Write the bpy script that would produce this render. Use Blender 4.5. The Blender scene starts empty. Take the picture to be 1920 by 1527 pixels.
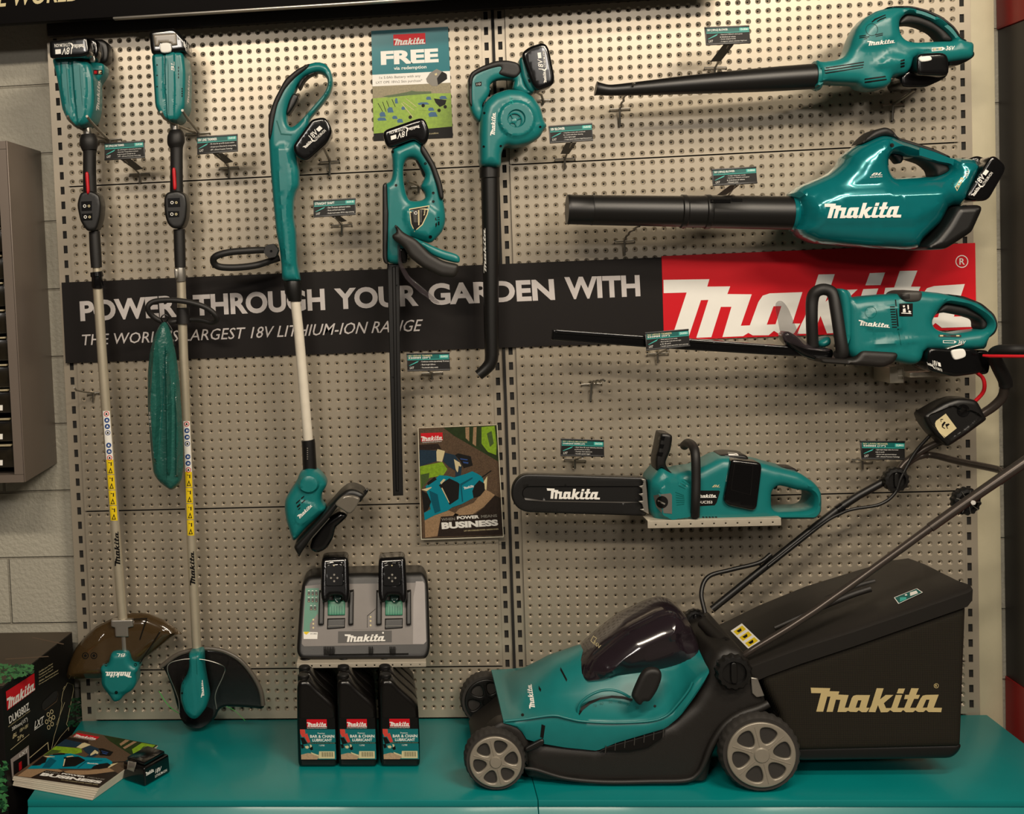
import bpy, bmesh, math, random
import numpy as np
from mathutils import Vector, Matrix
from mathutils.geometry import delaunay_2d_cdt
from mathutils.bvhtree import BVHTree

SC = bpy.context.scene
COL = SC.collection
random.seed(5)
# ------------------------------------------------------------------ camera
F, CX, CY = 2255.03, 526.35, 609.40          # focal length and optical centre, in pixels of a 1920x1527 frame
CAM = np.array([-0.28415, -3.24649, 1.25561])
PITCH, ROLL, YAW = -0.0501841, 0.0428956, 0.0956736
def _rot():
    cx, sx = math.cos(PITCH), math.sin(PITCH); cy, sy = math.cos(ROLL), math.sin(ROLL); cz, sz = math.cos(YAW), math.sin(YAW)
    Rz = np.array([[cz, -sz, 0], [sz, cz, 0], [0, 0, 1]]); Rx = np.array([[1, 0, 0], [0, cx, -sx], [0, sx, cx]])
    Ry = np.array([[cy, 0, sy], [0, 1, 0], [-sy, 0, cy]])
    return Rz @ Rx @ Ry
RM = _rot()
cd = bpy.data.cameras.new('camera'); cam = bpy.data.objects.new('camera', cd); COL.objects.link(cam)
cd.sensor_width = 36; cd.lens = F / 1920 * 36
cd.shift_x = (960 - CX) / 1920; cd.shift_y = -(763.5 - CY) / 1920
m = Matrix.Identity(4)
for i in range(3):
    m[i][0] = RM[i, 0]; m[i][1] = RM[i, 2]; m[i][2] = -RM[i, 1]; m[i][3] = CAM[i]
cam.matrix_world = m
SC.camera = cam
# ------------------------------------------------------------------ light
SC.view_settings.view_transform = 'Standard'; SC.view_settings.look = 'None'
SC.view_settings.exposure = -0.12; SC.view_settings.gamma = 1.0
SC.render.film_transparent = False
wd = bpy.data.worlds.new('world'); SC.world = wd; wd.use_nodes = True
wd.node_tree.nodes['Background'].inputs[0].default_value = (0.62, 0.5, 0.4, 1)
wd.node_tree.nodes['Background'].inputs[1].default_value = 0.09
def lamp(name, loc, target, sx, sy, power, color):
    l = bpy.data.lights.new(name, 'AREA'); l.shape = 'RECTANGLE'; l.size = sx; l.size_y = sy; l.energy = power; l.color = color
    o = bpy.data.objects.new(name, l); COL.objects.link(o); o.location = loc
    o.rotation_euler = (Vector(target) - Vector(loc)).to_track_quat('-Z', 'Y').to_euler()
    return o
lamp('ceiling_light_near', (0.95, -2.2, 2.95), (0.2, 0, 0.2), 1.2, 0.10, 46, (1, 0.87, 0.70))
lamp('ceiling_light_left', (-0.9, -3.6, 3.0), (-0.6, 0, 0.1), 1.3, 0.15, 74, (1, 0.87, 0.70))
lamp('ceiling_light_middle', (1.9, -3.5, 3.0), (0.4, 0, 0.1), 1.3, 0.15, 58, (1, 0.87, 0.70))
lamp('ceiling_light_far_right', (1.35, -6.2, 2.9), (0.3, 0, 1.4), 0.7, 0.3, 34, (1, 0.92, 0.84))
lamp('ceiling_light_far_left', (-1.9, -6.2, 2.85), (-0.8, 0, 1.4), 0.7, 0.3, 34, (1, 0.92, 0.84))

# ------------------------------------------------------------------ pixel <-> place helpers
def W(px, py, d=0.0):
    """point in the plane d metres in front of the pegboard that a measured image point belongs to"""
    q = np.array([(px - CX) / F, 1.0, -(py - CY) / F]); r = RM @ q
    t = (-d - CAM[1]) / r[1]
    return CAM + t * r
def WZ(px, py, z=0.0):
    q = np.array([(px - CX) / F, 1.0, -(py - CY) / F]); r = RM @ q
    t = (z - CAM[2]) / r[2]
    return CAM + t * r
def WXp(px, py, x):
    q = np.array([(px - CX) / F, 1.0, -(py - CY) / F]); r = RM @ q
    t = (x - CAM[0]) / r[0]
    return CAM + t * r
def S(d): return (3.2465 - d) / F * 1.01       # metres per pixel at that distance
def q4(c, r, pts):                              # notes taken from a 4x enlargement of tile (c, r)
    oy = (0, 382, 764, 1145)[r]
    return [(480 * c + p[0] / 4, oy + p[1] / 4) + tuple(p[2:]) for p in pts]
def qs(ox, oy, s, pts): return [(ox + p[0] / s, oy + p[1] / s) + tuple(p[2:]) for p in pts]

# ------------------------------------------------------------------ materials
def lin(c):
    c = c / 255.0
    return c / 12.92 if c <= 0.04045 else ((c + 0.055) / 1.055) ** 2.4
MATS = {}
def mat(name, rgb, rough=0.5, metal=0.0, noise=0.06, scale=40, bump=0.0, bscale=600, trans=0.0, coat=0.0, spec=0.5, alpha=1.0, bdist=0.0006):
    if name in MATS: return MATS[name]
    mt = bpy.data.materials.new(name); mt.use_nodes = True; nt = mt.node_tree; b = nt.nodes['Principled BSDF']
    col = [lin(v) for v in rgb] + [1]
    tc = nt.nodes.new('ShaderNodeTexCoord'); nz = nt.nodes.new('ShaderNodeTexNoise'); nz.inputs['Scale'].default_value = scale
    nz.inputs['Detail'].default_value = 4
    nt.links.new(tc.outputs['Object'], nz.inputs['Vector'])
    mx = nt.nodes.new('ShaderNodeMix'); mx.data_type = 'RGBA'; mx.blend_type = 'MIX'
    mx.inputs[6].default_value = [c * (1 - noise * 1.5) for c in col[:3]] + [1]
    mx.inputs[7].default_value = [min(1, c * (1 + noise * 1.5)) for c in col[:3]] + [1]
    nt.links.new(nz.outputs['Fac'], mx.inputs[0]); nt.links.new(mx.outputs[2], b.inputs['Base Color'])
    b.inputs['Roughness'].default_value = rough; b.inputs['Metallic'].default_value = metal
    b.inputs['Specular IOR Level'].default_value = spec if 'print' not in name and 'banner' not in name and 'cover_' not in name else 0.2
    if trans: b.inputs['Transmission Weight'].default_value = trans
    if coat: b.inputs['Coat Weight'].default_value = coat; b.inputs['Coat Roughness'].default_value = 0.12
    if alpha < 1: b.inputs['Alpha'].default_value = alpha
    if bump:
        n2 = nt.nodes.new('ShaderNodeTexNoise'); n2.inputs['Scale'].default_value = bscale
        nt.links.new(tc.outputs['Object'], n2.inputs['Vector'])
        bp = nt.nodes.new('ShaderNodeBump'); bp.inputs['Strength'].default_value = bump; bp.inputs['Distance'].default_value = bdist
        nt.links.new(n2.outputs['Fac'], bp.inputs['Height']); nt.links.new(bp.outputs[0], b.inputs['Normal'])
    MATS[name] = mt
    return mt
TEAL = mat('teal_plastic', (18, 110, 110), 0.33, bump=0.15, bscale=900)
TEALM = mat('teal_metallic_paint', (8, 116, 122), 0.2, 0.35, coat=0.5)
BLK = mat('black_plastic', (15, 14, 13), 0.4, bump=0.2, bscale=900)
GBLK = mat('glossy_black_plastic', (8, 8, 9), 0.16, coat=0.3)
RUB = mat('black_rubber', (20, 18, 17), 0.55, bump=0.3, bscale=700)
DECK = mat('textured_black_plastic', (26, 23, 20), 0.5, bump=0.45, bscale=1200)
GREY = mat('grey_plastic', (120, 116, 108), 0.5)
DGREY = mat('dark_grey_plastic', (62, 59, 56), 0.5)
SIL = mat('silver_metal', (176, 172, 164), 0.32, 0.85)
ALU = mat('anodised_pole', (200, 190, 168), 0.36, 0.55)
WIRE = mat('zinc_wire', (150, 146, 138), 0.35, 0.9)
PEG = mat('grey_metal_paint', (172, 162, 145), 0.33, 0.45, noise=0.03, scale=6, spec=0.4)
PEGD = mat('hollow_shade_and_dark_steel', (18, 16, 14), 0.8)  # dark steel; also stands for shade inside holes, slots and seams
WHITE = mat('white_print', (232, 230, 224), 0.5, noise=0.02)
CREAM = mat('cream_print', (205, 192, 150), 0.55, noise=0.03)
OFFW = mat('off_white_pole', (214, 206, 190), 0.35)
RED = mat('red_print', (200, 22, 34), 0.45, noise=0.02)
REDP = mat('red_plastic', (190, 18, 30), 0.35)
BPRINT = mat('black_print', (15, 13, 12), 0.5, noise=0.05)
DKTEAL = mat('dark_teal_print', (6, 88, 84), 0.4, noise=0.04)
LTEAL = mat('light_teal_print', (60, 170, 160), 0.4, noise=0.04)
YEL = mat('yellow_print', (226, 196, 30), 0.5, noise=0.03)
BLUE = mat('blue_print', (40, 70, 130), 0.5)
GRN = mat('leaf_green_print', (60, 120, 70), 0.5, noise=0.35, scale=120)
SMOKE = mat('smoked_plastic_reflection_tint', (66, 50, 28), 0.08, alpha=0.86, coat=0.6)  # smoked plastic whose brown tint also carries its gold reflection
SMOKE2 = mat('dark_smoked_plastic', (16, 14, 14), 0.2, alpha=0.9)
CLEARV = mat('dark_violet_cover', (32, 24, 30), 0.12, alpha=0.975, coat=0.6)
CLEAR = mat('clear_acrylic', (60, 60, 58), 0.05, alpha=0.05)
CLEARG = mat('clear_guard', (70, 62, 66), 0.06, alpha=0.30)

# ------------------------------------------------------------------ mesh builder
class MB:
    def __init__(s): s.v = []; s.f = []; s.m = []; s.mats = []; s.bvh = None
    def mi(s, mt):
        if mt not in s.mats: s.mats.append(mt)
        return s.mats.index(mt)
    def add(s, verts, faces, mt):
        o = len(s.v); i = s.mi(mt)
        s.v.extend([tuple(float(c) for c in p) for p in verts]); s.f.extend([tuple(k + o for k in f) for f in faces]); s.m.extend([i] * len(faces))
        return s
    def tree(s):
        if s.bvh is None: s.bvh = BVHTree.FromPolygons(s.v, s.f)
        return s.bvh
    def build(s, name, parent=None, angle=38, smooth=True):
        org = Vector((0, 0, 0)) if parent is None else Vector(parent.get('_o', (0, 0, 0)))
        me = bpy.data.meshes.new(name)
        me.from_pydata([(x - org.x, y - org.y, z - org.z) for x, y, z in s.v], [], s.f)
        for mt in s.mats: me.materials.append(mt)
        me.polygons.foreach_set('material_index', s.m)
        me.update()
        bm = bmesh.new(); bm.from_mesh(me); bmesh.ops.remove_doubles(bm, verts=bm.verts, dist=1e-6) if len(s.v) < 60000 else None
        if not getattr(s, 'nofix', False): bmesh.ops.recalc_face_normals(bm, faces=bm.faces)
        bm.to_mesh(me); bm.free()
        if smooth:
            me.polygons.foreach_set('use_smooth', [True] * len(me.polygons)); me.set_sharp_from_angle(angle=math.radians(angle))
        o = bpy.data.objects.new(name, me); COL.objects.link(o)
        if parent is not None:
            o.parent = parent; o['_o'] = tuple(org)
        return o
def thing(name, label, cat, loc, group=None):
    o = bpy.data.objects.new(name, None); COL.objects.link(o); o.location = tuple(float(c) for c in loc); o['_o'] = tuple(float(c) for c in loc)
    o.empty_display_size = 0.05
    o['label'] = label; o['category'] = cat
    if group: o['group'] = group
    return o
def tag(o, label, cat, group=None):
    o['label'] = label; o['category'] = cat
    if group: o['group'] = group
    return o
def struct(o): o['kind'] = 'structure'; return o

def pip(pts, poly):
    x, y = pts[:, 0], pts[:, 1]; ins = np.zeros(len(pts), bool); n = len(poly)
    for i in range(n):
        x1, y1 = poly[i]; x2, y2 = poly[(i + 1) % n]
        if y1 == y2: continue
        c = ((y1 > y) != (y2 > y)) & (x < (x2 - x1) * (y - y1) / (y2 - y1) + x1)
        ins ^= c
    return ins
def segdist(pts, polys):
    best = np.full(len(pts), 1e9)
    for poly in polys:
        P = np.array(poly); Q = np.roll(P, -1, 0)
        for a, b in zip(P, Q):
            ab = b - a; L = ab @ ab
            if L < 1e-14: continue
            t = np.clip(((pts - a) @ ab) / L, 0, 1); dd = np.hypot(*(pts - (a + t[:, None] * ab)).T)
            best = np.minimum(best, dd)
    return best
def smooth_poly(P, it=2, keep=0.0):
    P = [np.array(p, float) for p in P]
    for _ in range(it):
        Q = []
        for i in range(len(P)):
            a, b = P[i], P[(i + 1) % len(P)]; L = np.hypot(*(b - a)) + 1e-12
            c = min(0.25, (4.0 if L > 1.5 else 0.006) / L)
            Q += [a * (1 - c) + b * c, a * c + b * (1 - c)]
        P = Q
    return P
def resample(P, step):
    out = []
    for i in range(len(P)):
        a, b = np.array(P[i]), np.array(P[(i + 1) % len(P)]); L = np.hypot(*(b - a)); n = max(1, int(round(L / step)))
        for k in range(n): out.append(a + (b - a) * k / n)
    res = [out[0]]
    for p in out[1:]:
        if np.hypot(*(p - res[-1])) > step * 0.08: res.append(p)
    return res
def cdt(polys, extra):
    vs = []; es = []
    for P in polys:
        o = len(vs); n = len(P)
        vs += [tuple(p) for p in P]; es += [(o + i, o + (i + 1) % n) for i in range(n)]
    vs += [tuple(p) for p in extra]
    r = delaunay_2d_cdt([Vector(v) for v in vs], es, [], 0, 1e-7)
    V = np.array([tuple(v) for v in r[0]]); T = [tuple(f) for f in r[2]]
    return V, T
def puff(mb, mt, outline, d, t, R=0.02, b=None, tb=None, holes=(), bumps=(), cell=None, dref=None, rnd=1, px=True, xform=None, flatback=False):
    """a closed body with the given outline seen from the front, rounded over towards its edge; d = distance of its middle plane from the wall"""
    if R > 0.015: R *= 0.8
    if b is None: b = min(t, R)
    if tb is None: tb = t
    if dref is None: dref = d
    def cv(P):
        P = smooth_poly([p[:2] for p in P], rnd + (1 if rnd and len(P) < 22 else 0)) if rnd else [np.array(p[:2], float) for p in P]
        if px: P = [W(p[0], p[1], dref)[[0, 2]] for p in P]
        return P
    O = cv(outline); H = [cv(h) for h in holes]; B = [(cv(q[0]), q[1], q[2]) for q in bumps]
    A = np.array(O); ext = (A.max(0) - A.min(0)).max()
    if cell is None: cell = min(0.014, max(0.003, ext / 38))
    bs = min(cell, max(R * 0.6, 0.0025))
    O = resample(O, bs); H = [resample(h, bs) for h in H]
    rings = [O] + H
    def inside(pts):
        r = pip(pts, O)
        for h in H: r &= ~pip(pts, h)
        return r
    ex = []
    for ring in rings:
        P = np.array(ring); T_ = np.roll(P, -1, 0) - np.roll(P, 1, 0); N = np.stack([-T_[:, 1], T_[:, 0]], 1); N /= (np.hypot(*N.T)[:, None] + 1e-12)
        for fr in (0.1, 0.32, 0.62, 1.0):
            s_ = R * fr
            for sg in (1, -1):
                c = P + N * s_ * sg
                dd = segdist(c, rings); k = inside(c) & (dd > s_ * 0.93)
                ex.append(c[k])
    gx = np.arange(A[:, 0].min(), A[:, 0].max(), cell); gz = np.arange(A[:, 1].min(), A[:, 1].max(), cell)
    if len(gx) and len(gz):
        G = np.stack(np.meshgrid(gx, gz), -1).reshape(-1, 2); G = G[inside(G)]
        if len(G):
            G = G[segdist(G, rings) > R * 1.05]; ex.append(G)
    for bp_, dh, w_ in B:
        br = resample(bp_, bs); P = np.array(br); ex.append(P[inside(P)])
        T_ = np.roll(P, -1, 0) - np.roll(P, 1, 0); N = np.stack([-T_[:, 1], T_[:, 0]], 1); N /= (np.hypot(*N.T)[:, None] + 1e-12)
        for sg in (1, -1):
            c = P + N * w_ * sg; k = pip(c, bp_) & inside(c); ex.append(c[k])
    ex = np.concatenate([e for e in ex if len(e)]) if any(len(e) for e in ex) else np.zeros((0, 2))
    if len(ex):
        key = np.unique(np.round(ex / (min(R * 0.08, 0.0012) + 1e-9)).astype(np.int64), axis=0, return_index=True)[1]; ex = ex[key]
        ex = ex[segdist(ex, rings) > R * 0.04]
    V, T = cdt(rings, ex)
    C = V[np.array(T)].mean(1); T = [T[i] for i in np.nonzero(inside(C))[0]]
    dd = segdist(V, rings); s_ = np.clip(dd / R, 0, 1); arc = np.sqrt(np.maximum(0, 1 - (1 - s_) ** 2))
    hf = t - b + b * arc; bb = min(b, tb); hb = tb - bb + bb * arc
    for bp_, dh, w_ in B:
        i_ = pip(V, bp_); x = np.clip(segdist(V, [bp_]) / w_, 0, 1); hf = hf + np.where(i_, dh * x * x * (3 - 2 * x), 0)
    if flatback: hb = np.full(len(V), tb)
    wall = (t - b) > 1e-6 or flatback or (tb - bb) > 1e-6
    front = [(V[i, 0], -(d + hf[i]), V[i, 1]) for i in range(len(V))]; back = [(V[i, 0], -(d - hb[i]), V[i, 1]) for i in range(len(V))]
    n = len(V); cnt = {}
    for a, b_, c in T:
        for e in ((a, b_), (b_, c), (c, a)): cnt[tuple(sorted(e))] = cnt.get(tuple(sorted(e)), 0) + 1
    faces = []
    for a, b_, c in T: faces.append((a, b_, c)); faces.append((a + n, c + n, b_ + n))
    for (a, b_), k in cnt.items():
        if k == 1 and wall: faces.append((a, b_, b_ + n, a + n))
    vs = front + back
    if xform is not None: vs = [xform(p) for p in vs]
    mb.add(vs, faces, mt)
    return mb
def box(mb, mt, x0, x1, y0, y1, z0, z1, bev=0.0):
    vs = [(x, y, z) for x in (x0, x1) for y in (y0, y1) for z in (z0, z1)]
    hexa(mb, mt, [vs[0], vs[4], vs[6], vs[2], vs[1], vs[5], vs[7], vs[3]], bev)
    return mb
def hexa(mb, mt, c, bev=0.0, seg=2):
    """c: four corners of one end in order, then the four matching corners of the other end"""
    f = [(0, 1, 2, 3), (7, 6, 5, 4), (0, 4, 5, 1), (1, 5, 6, 2), (2, 6, 7, 3), (3, 7, 4, 0)]
    if bev <= 0: return mb.add(c, f, mt)
    bm = bmesh.new(); vs = [bm.verts.new(tuple(float(k) for k in p)) for p in c]
    for q in f: bm.faces.new([vs[i] for i in q])
    bmesh.ops.recalc_face_normals(bm, faces=bm.faces)
    bmesh.ops.bevel(bm, geom=list(bm.edges) + list(bm.verts), offset=bev, segments=seg, affect='EDGES', profile=0.5)
    bm.verts.index_update()
    mb.add([tuple(v.co) for v in bm.verts], [tuple(v.index for v in q.verts) for q in bm.faces], mt); bm.free()
    return mb
def catmull(P, n=6, closed=False):
    P = [np.array(p, float) for p in P]; out = []
    N = len(P)
    for i in range(N if closed else N - 1):
        p1, p2 = P[i], P[(i + 1) % N]
        p0 = P[(i - 1) % N] if (closed or i > 0) else 2 * p1 - p2
        p3 = P[(i + 2) % N] if (closed or i + 2 < N) else 2 * p2 - p1
        for k in range(n):
            t = k / n
            out.append(0.5 * (2 * p1 + (p2 - p0) * t + (2 * p0 - 5 * p1 + 4 * p2 - p3) * t * t + (3 * p1 - p0 - 3 * p2 + p3) * t ** 3))
    if not closed: out.append(P[-1])
    return out
def tube(mb, mt, pts, seg=14, closed=False, curve=0, squash=None, open_ends=False):
    """pts: rows of x, y, z, radius"""
    P = [np.array(p, float) for p in pts]
    if curve: P = catmull(P, curve, closed)
    C = [Vector(p[:3]) for p in P]; R = [p[3] for p in P]; n = len(C)
    tn = []
    for i in range(n):
        a = C[(i - 1) % n] if (closed or i) else C[i]; b = C[(i + 1) % n] if (closed or i < n - 1) else C[i]
        v = (b - a); tn.append(v.normalized() if v.length > 1e-9 else (tn[-1] if tn else Vector((1, 0, 0))))
    u = tn[0].cross(Vector((0, 1, 0)))
    if u.length < 0.1: u = tn[0].cross(Vector((0, 0, 1)))
    u.normalize(); vs = []
    for i in range(n):
        u = (u - tn[i] * u.dot(tn[i])).normalized(); w = tn[i].cross(u)
        for k in range(seg):
            a = 2 * math.pi * k / seg; q = (squash or 1.0)
            p = C[i] + u * (math.cos(a) * R[i]) + w * (math.sin(a) * R[i] * q); vs.append(tuple(p))
    fs = []
    for i in range(n if closed else n - 1):
        j = (i + 1) % n
        for k in range(seg):
            l = (k + 1) % seg; fs.append((i * seg + k, i * seg + l, j * seg + l, j * seg + k))
    if not closed and not open_ends:
        fs.append(tuple(range(seg))[::-1]); fs.append(tuple((n - 1) * seg + k for k in range(seg)))
    mb.add(vs, fs, mt); return mb
def tpx(mb, mt, pts, seg=14, closed=False, curve=0, squash=None, open_ends=False):
    """pts: rows of image x, image y, distance from the wall, radius in image pixels"""
    return tube(mb, mt, [list(W(p[0], p[1], p[2])) + [p[3] * S(p[2])] for p in pts], seg, closed, curve, squash, open_ends)
def lathe(mb, mt, prof, org, axis=(0, -1, 0), seg=32, mod=None):
    ax = Vector(axis).normalized(); u = ax.cross(Vector((0, 0, 1)))
    if u.length < 0.1: u = Vector((1, 0, 0))
    u.normalize(); w = ax.cross(u); o = Vector(tuple(float(c) for c in org)); vs = []
    for r, h in prof:
        for k in range(seg):
            a = 2 * math.pi * k / seg; rr = r if mod is None else mod(r, h, k)
            vs.append(tuple(o + ax * h + (u * math.cos(a) + w * math.sin(a)) * rr))
    fs = []
    for i in range(len(prof) - 1):
        for k in range(seg):
            l = (k + 1) % seg; fs.append((i * seg + k, i * seg + l, (i + 1) * seg + l, (i + 1) * seg + k))
    fs.append(tuple(range(seg))); fs.append(tuple((len(prof) - 1) * seg + k for k in range(seg))[::-1])
    mb.add(vs, fs, mt); return mb
def loft(mb, mt, secs, closed=True, caps=True, cu=0):
    secs = [[np.array(p, float) for p in s] for s in secs]
    if cu: secs = [catmull(s, cu, closed) for s in secs]
    n = len(secs[0]); vs = [tuple(p) for s in secs for p in s]; fs = []
    for i in range(len(secs) - 1):
        for k in range(n if closed else n - 1):
            l = (k + 1) % n; fs.append((i * n + k, i * n + l, (i + 1) * n + l, (i + 1) * n + k))
    if caps and closed:
        fs.append(tuple(range(n))[::-1]); fs.append(tuple((len(secs) - 1) * n + k for k in range(n)))
    mb.add(vs, fs, mt); return mb

# surfaces on which print and small reliefs lie
def onY(d): return lambda x, y, o: W(x, y, d + o)
def onZ(z): return lambda x, y, o: WZ(x, y, z + o)
def onX(X): return lambda x, y, o: WXp(x, y, X + o)
def onM(mb, back=0.10):
    tr = mb.tree()
    def f(x, y, o):
        q = RM @ np.array([(x - CX) / F, 1.0, -(y - CY) / F]); q /= np.linalg.norm(q)
        h = tr.ray_cast(Vector(CAM), Vector(q))
        if h[0] is None:
            h = tr.find_nearest(Vector(W(x, y, back)))
            return np.array(h[0]) - q * o
        return np.array(h[0]) - q * (o + 0.0006)
    f.bvh = True
    return f
def qmap(quad):
    a, b, c, e = [np.array(p, float) for p in quad]
    return lambda u, v: a * (1 - u) * (1 - v) + b * u * (1 - v) + c * u * v + e * (1 - u) * v
def decal(mb, mt, poly, surf, off=0.0004, holes=(), rnd=0, step=None):
    P = smooth_poly(poly, rnd) if rnd else [np.array(p[:2], float) for p in poly]
    H = [smooth_poly(h, rnd) if rnd else [np.array(p[:2], float) for p in h] for h in holes]
    ex = []
    if step is None and getattr(surf, 'bvh', False):
        A = np.array(P); e_ = (A.max(0) - A.min(0)).max()
        if e_ > 7: step = max(3.0, e_ / 7)
    if step:
        P = resample(P, step); H = [resample(h, step) for h in H]; A = np.array(P)
        G = np.stack(np.meshgrid(np.arange(A[:, 0].min(), A[:, 0].max(), step), np.arange(A[:, 1].min(), A[:, 1].max(), step)), -1).reshape(-1, 2)
        if len(G):
            k = pip(G, P)
            for h in H: k &= ~pip(G, h)
            G = G[k]; G = G[segdist(G, [P] + H) > step * 0.3] if len(G) else G; ex = list(G)
    V, T = cdt([P] + H, ex)
    if not T: return
    C = V[np.array(T)].mean(1); k = pip(C, P)
    for h in H: k &= ~pip(C, h)
    mb.add([surf(v[0], v[1], off) for v in V], [T[i] for i in np.nonzero(k)[0]], mt)
LOGO = [  # the maker's wordmark
 ([(70,143),(330,150),(317,190),(447,194),(430,235),(568,242),(503,410),(585,410),(555,445),(515,467),(398,467),(452,305),(392,303),(335,465),(250,465),(322,262),(280,262),(205,463),(110,463),(200,217),(70,215)], []),
 ([(555,408),(605,285),(630,252),(670,241),(855,242),(795,410),(840,412),(805,462),(790,470),(730,470),(690,445),(660,468),(570,465),(530,442)], [[(735,312),(690,312),(650,410),(700,410)]]),
 ([(948,150),(1040,152),(985,300),(1065,240),(1168,240),(1035,350),(1062,415),(1135,415),(1105,455),(1080,470),(990,472),(955,375),(915,470),(822,467),(845,415),(865,380)], []),
 ([(1238,155),(1325,155),(1298,222),(1212,220)], []),
 ([(1200,240),(1285,240),(1218,412),(1320,412),(1290,445),(1265,468),(1160,468),(1115,440),(1140,400)], []),
 ([(1408,150),(1508,152),(1470,238),(1524,240),(1500,292),(1445,292),(1390,412),(1490,412),(1460,445),(1430,470),(1330,470),(1295,440),(1310,412),(1360,295),(1310,297),(1325,238),(1375,238)], []),
 ([(1470,412),(1530,290),(1560,250),(1600,240),(1775,236),(1710,410),(1822,412),(1812,470),(1640,468),(1605,440),(1570,468),(1500,468),(1450,440)], [[(1652,303),(1608,303),(1560,410),(1620,410)]])]
def logo(mb, mt, quad, surf, off=0.0006, reg=False, step=None):
    q = qmap(quad); g = lambda p: q((p[0] - 70) / 1752, (p[1] - 143) / 327)
    for i_, (P, H) in enumerate(LOGO): decal(mb, mt, [g(p) for p in P], surf, off + 0.00006 * i_, [[g(p) for p in h] for h in H], step=step)
    if reg:
        c = lambda r, n=20: [g((1745 + r * math.cos(2 * math.pi * k / n), 117 + r * math.sin(2 * math.pi * k / n))) for k in range(n)]
        decal(mb, mt, c(36), surf, off, [c(27)])
        text(mb, mt, 'R', [g((1730, 98)), g((1762, 98)), g((1762, 136)), g((1730, 136))], surf, off, bold=1)
def redlogo(mb, quad, surf, off=0.0005, reg=False):
    q = qmap(quad)
    decal(mb, RED, quad, surf, off)
    logo(mb, WHITE, [q(0.01, 0.38), q(0.99, 0.38), q(0.99, 0.97), q(0.01, 0.97)], surf, off + 0.0004)
GL = {}
def glyphs(s, bold=0, ital=0):
    k = (s, bold, ital)
    if k in GL: return GL[k]
    c = bpy.data.curves.new('t', 'FONT'); c.body = s; c.offset = 0.022 * bold; c.shear = 0.25 if ital else 0; c.resolution_u = 5 if len(s) <= 9 else 2; c.fill_mode = 'FRONT'
    o = bpy.data.objects.new('t', c); COL.objects.link(o); bpy.context.view_layer.update()
    e = o.evaluated_get(bpy.context.evaluated_depsgraph_get()); me = e.to_mesh()
    V = np.array([v.co[:2] for v in me.vertices]); Fc = [tuple(p.vertices) for p in me.polygons]; e.to_mesh_clear()
    bpy.data.objects.remove(o); bpy.data.curves.remove(c)
    mn, mx = V.min(0), V.max(0); V = (V - mn) / (mx - mn); V[:, 1] = 1 - V[:, 1]
    GL[k] = (V, Fc); return GL[k]
def text(mb, mt, s, quad, surf, off=0.0006, bold=0, ital=0):
    V, Fc = glyphs(s, bold, ital); q = qmap(quad)
    pts = [q(u, v) for u, v in V]
    mb.add([surf(p[0], p[1], off) for p in pts], Fc, mt)
def sub(quad, u0, v0, u1, v1):
    q = qmap(quad); return [q(u0, v0), q(u1, v0), q(u1, v1), q(u0, v1)]
def circ(cx, cy, r, n=24, ry=None): return [(cx + r * math.cos(2 * math.pi * k / n), cy + (ry or r) * math.sin(2 * math.pi * k / n)) for k in range(n)]

# ================================================================== THE SETTING
def block_mat():
    mt = bpy.data.materials.new('painted_block_wall'); mt.use_nodes = True; nt = mt.node_tree; b = nt.nodes['Principled BSDF']
    tc = nt.nodes.new('ShaderNodeTexCoord'); mp = nt.nodes.new('ShaderNodeMapping'); sx = nt.nodes.new('ShaderNodeSeparateXYZ'); cb = nt.nodes.new('ShaderNodeCombineXYZ')
    nt.links.new(tc.outputs['Object'], sx.inputs[0]); nt.links.new(sx.outputs[0], cb.inputs[0]); nt.links.new(sx.outputs[2], cb.inputs[1])
    nt.links.new(cb.outputs[0], mp.inputs[0]); mp.inputs['Location'].default_value = (0.045, 0.118, 0)
    br = nt.nodes.new('ShaderNodeTexBrick'); br.offset = 0.5
    br.inputs['Scale'].default_value = 1; br.inputs['Brick Width'].default_value = 0.39; br.inputs['Row Height'].default_value = 0.19
    br.inputs['Mortar Size'].default_value = 0.004; br.inputs['Mortar Smooth'].default_value = 0.6
    br.inputs['Color1'].default_value = [lin(168), lin(164), lin(150), 1]; br.inputs['Color2'].default_value = [lin(160), lin(156), lin(143), 1]
    br.inputs['Mortar'].default_value = [lin(140), lin(135), lin(122), 1]
    nt.links.new(mp.outputs[0], br.inputs['Vector']); nt.links.new(br.outputs['Color'], b.inputs['Base Color'])
    nz = nt.nodes.new('ShaderNodeTexNoise'); nz.inputs['Scale'].default_value = 90; nz.inputs['Detail'].default_value = 6; nt.links.new(tc.outputs['Object'], nz.inputs['Vector'])
    vo = nt.nodes.new('ShaderNodeTexNoise'); vo.inputs['Scale'].default_value = 45; nt.links.new(tc.outputs['Object'], vo.inputs['Vector'])
    ma = nt.nodes.new('ShaderNodeMath'); ma.operation = 'MULTIPLY_ADD'; ma.inputs[1].default_value = -2.2
    nt.links.new(br.outputs['Fac'], ma.inputs[0]); nt.links.new(nz.outputs['Fac'], ma.inputs[2])
    bp = nt.nodes.new('ShaderNodeBump'); bp.inputs['Strength'].default_value = 0.8; bp.inputs['Distance'].default_value = 0.004
    nt.links.new(ma.outputs[0], bp.inputs['Height']); nt.links.new(bp.outputs[0], b.inputs['Normal'])
    b.inputs['Roughness'].default_value = 0.6
    return mt
BLOCK = block_mat()
PLAST = mat('speckled_cream_paint', (176, 168, 142), 0.6, bump=0.3, bscale=200, noise=0.08, scale=14)
FLOORM = mat('worn_concrete', (96, 92, 86), 0.6, noise=0.2, scale=6)
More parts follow.
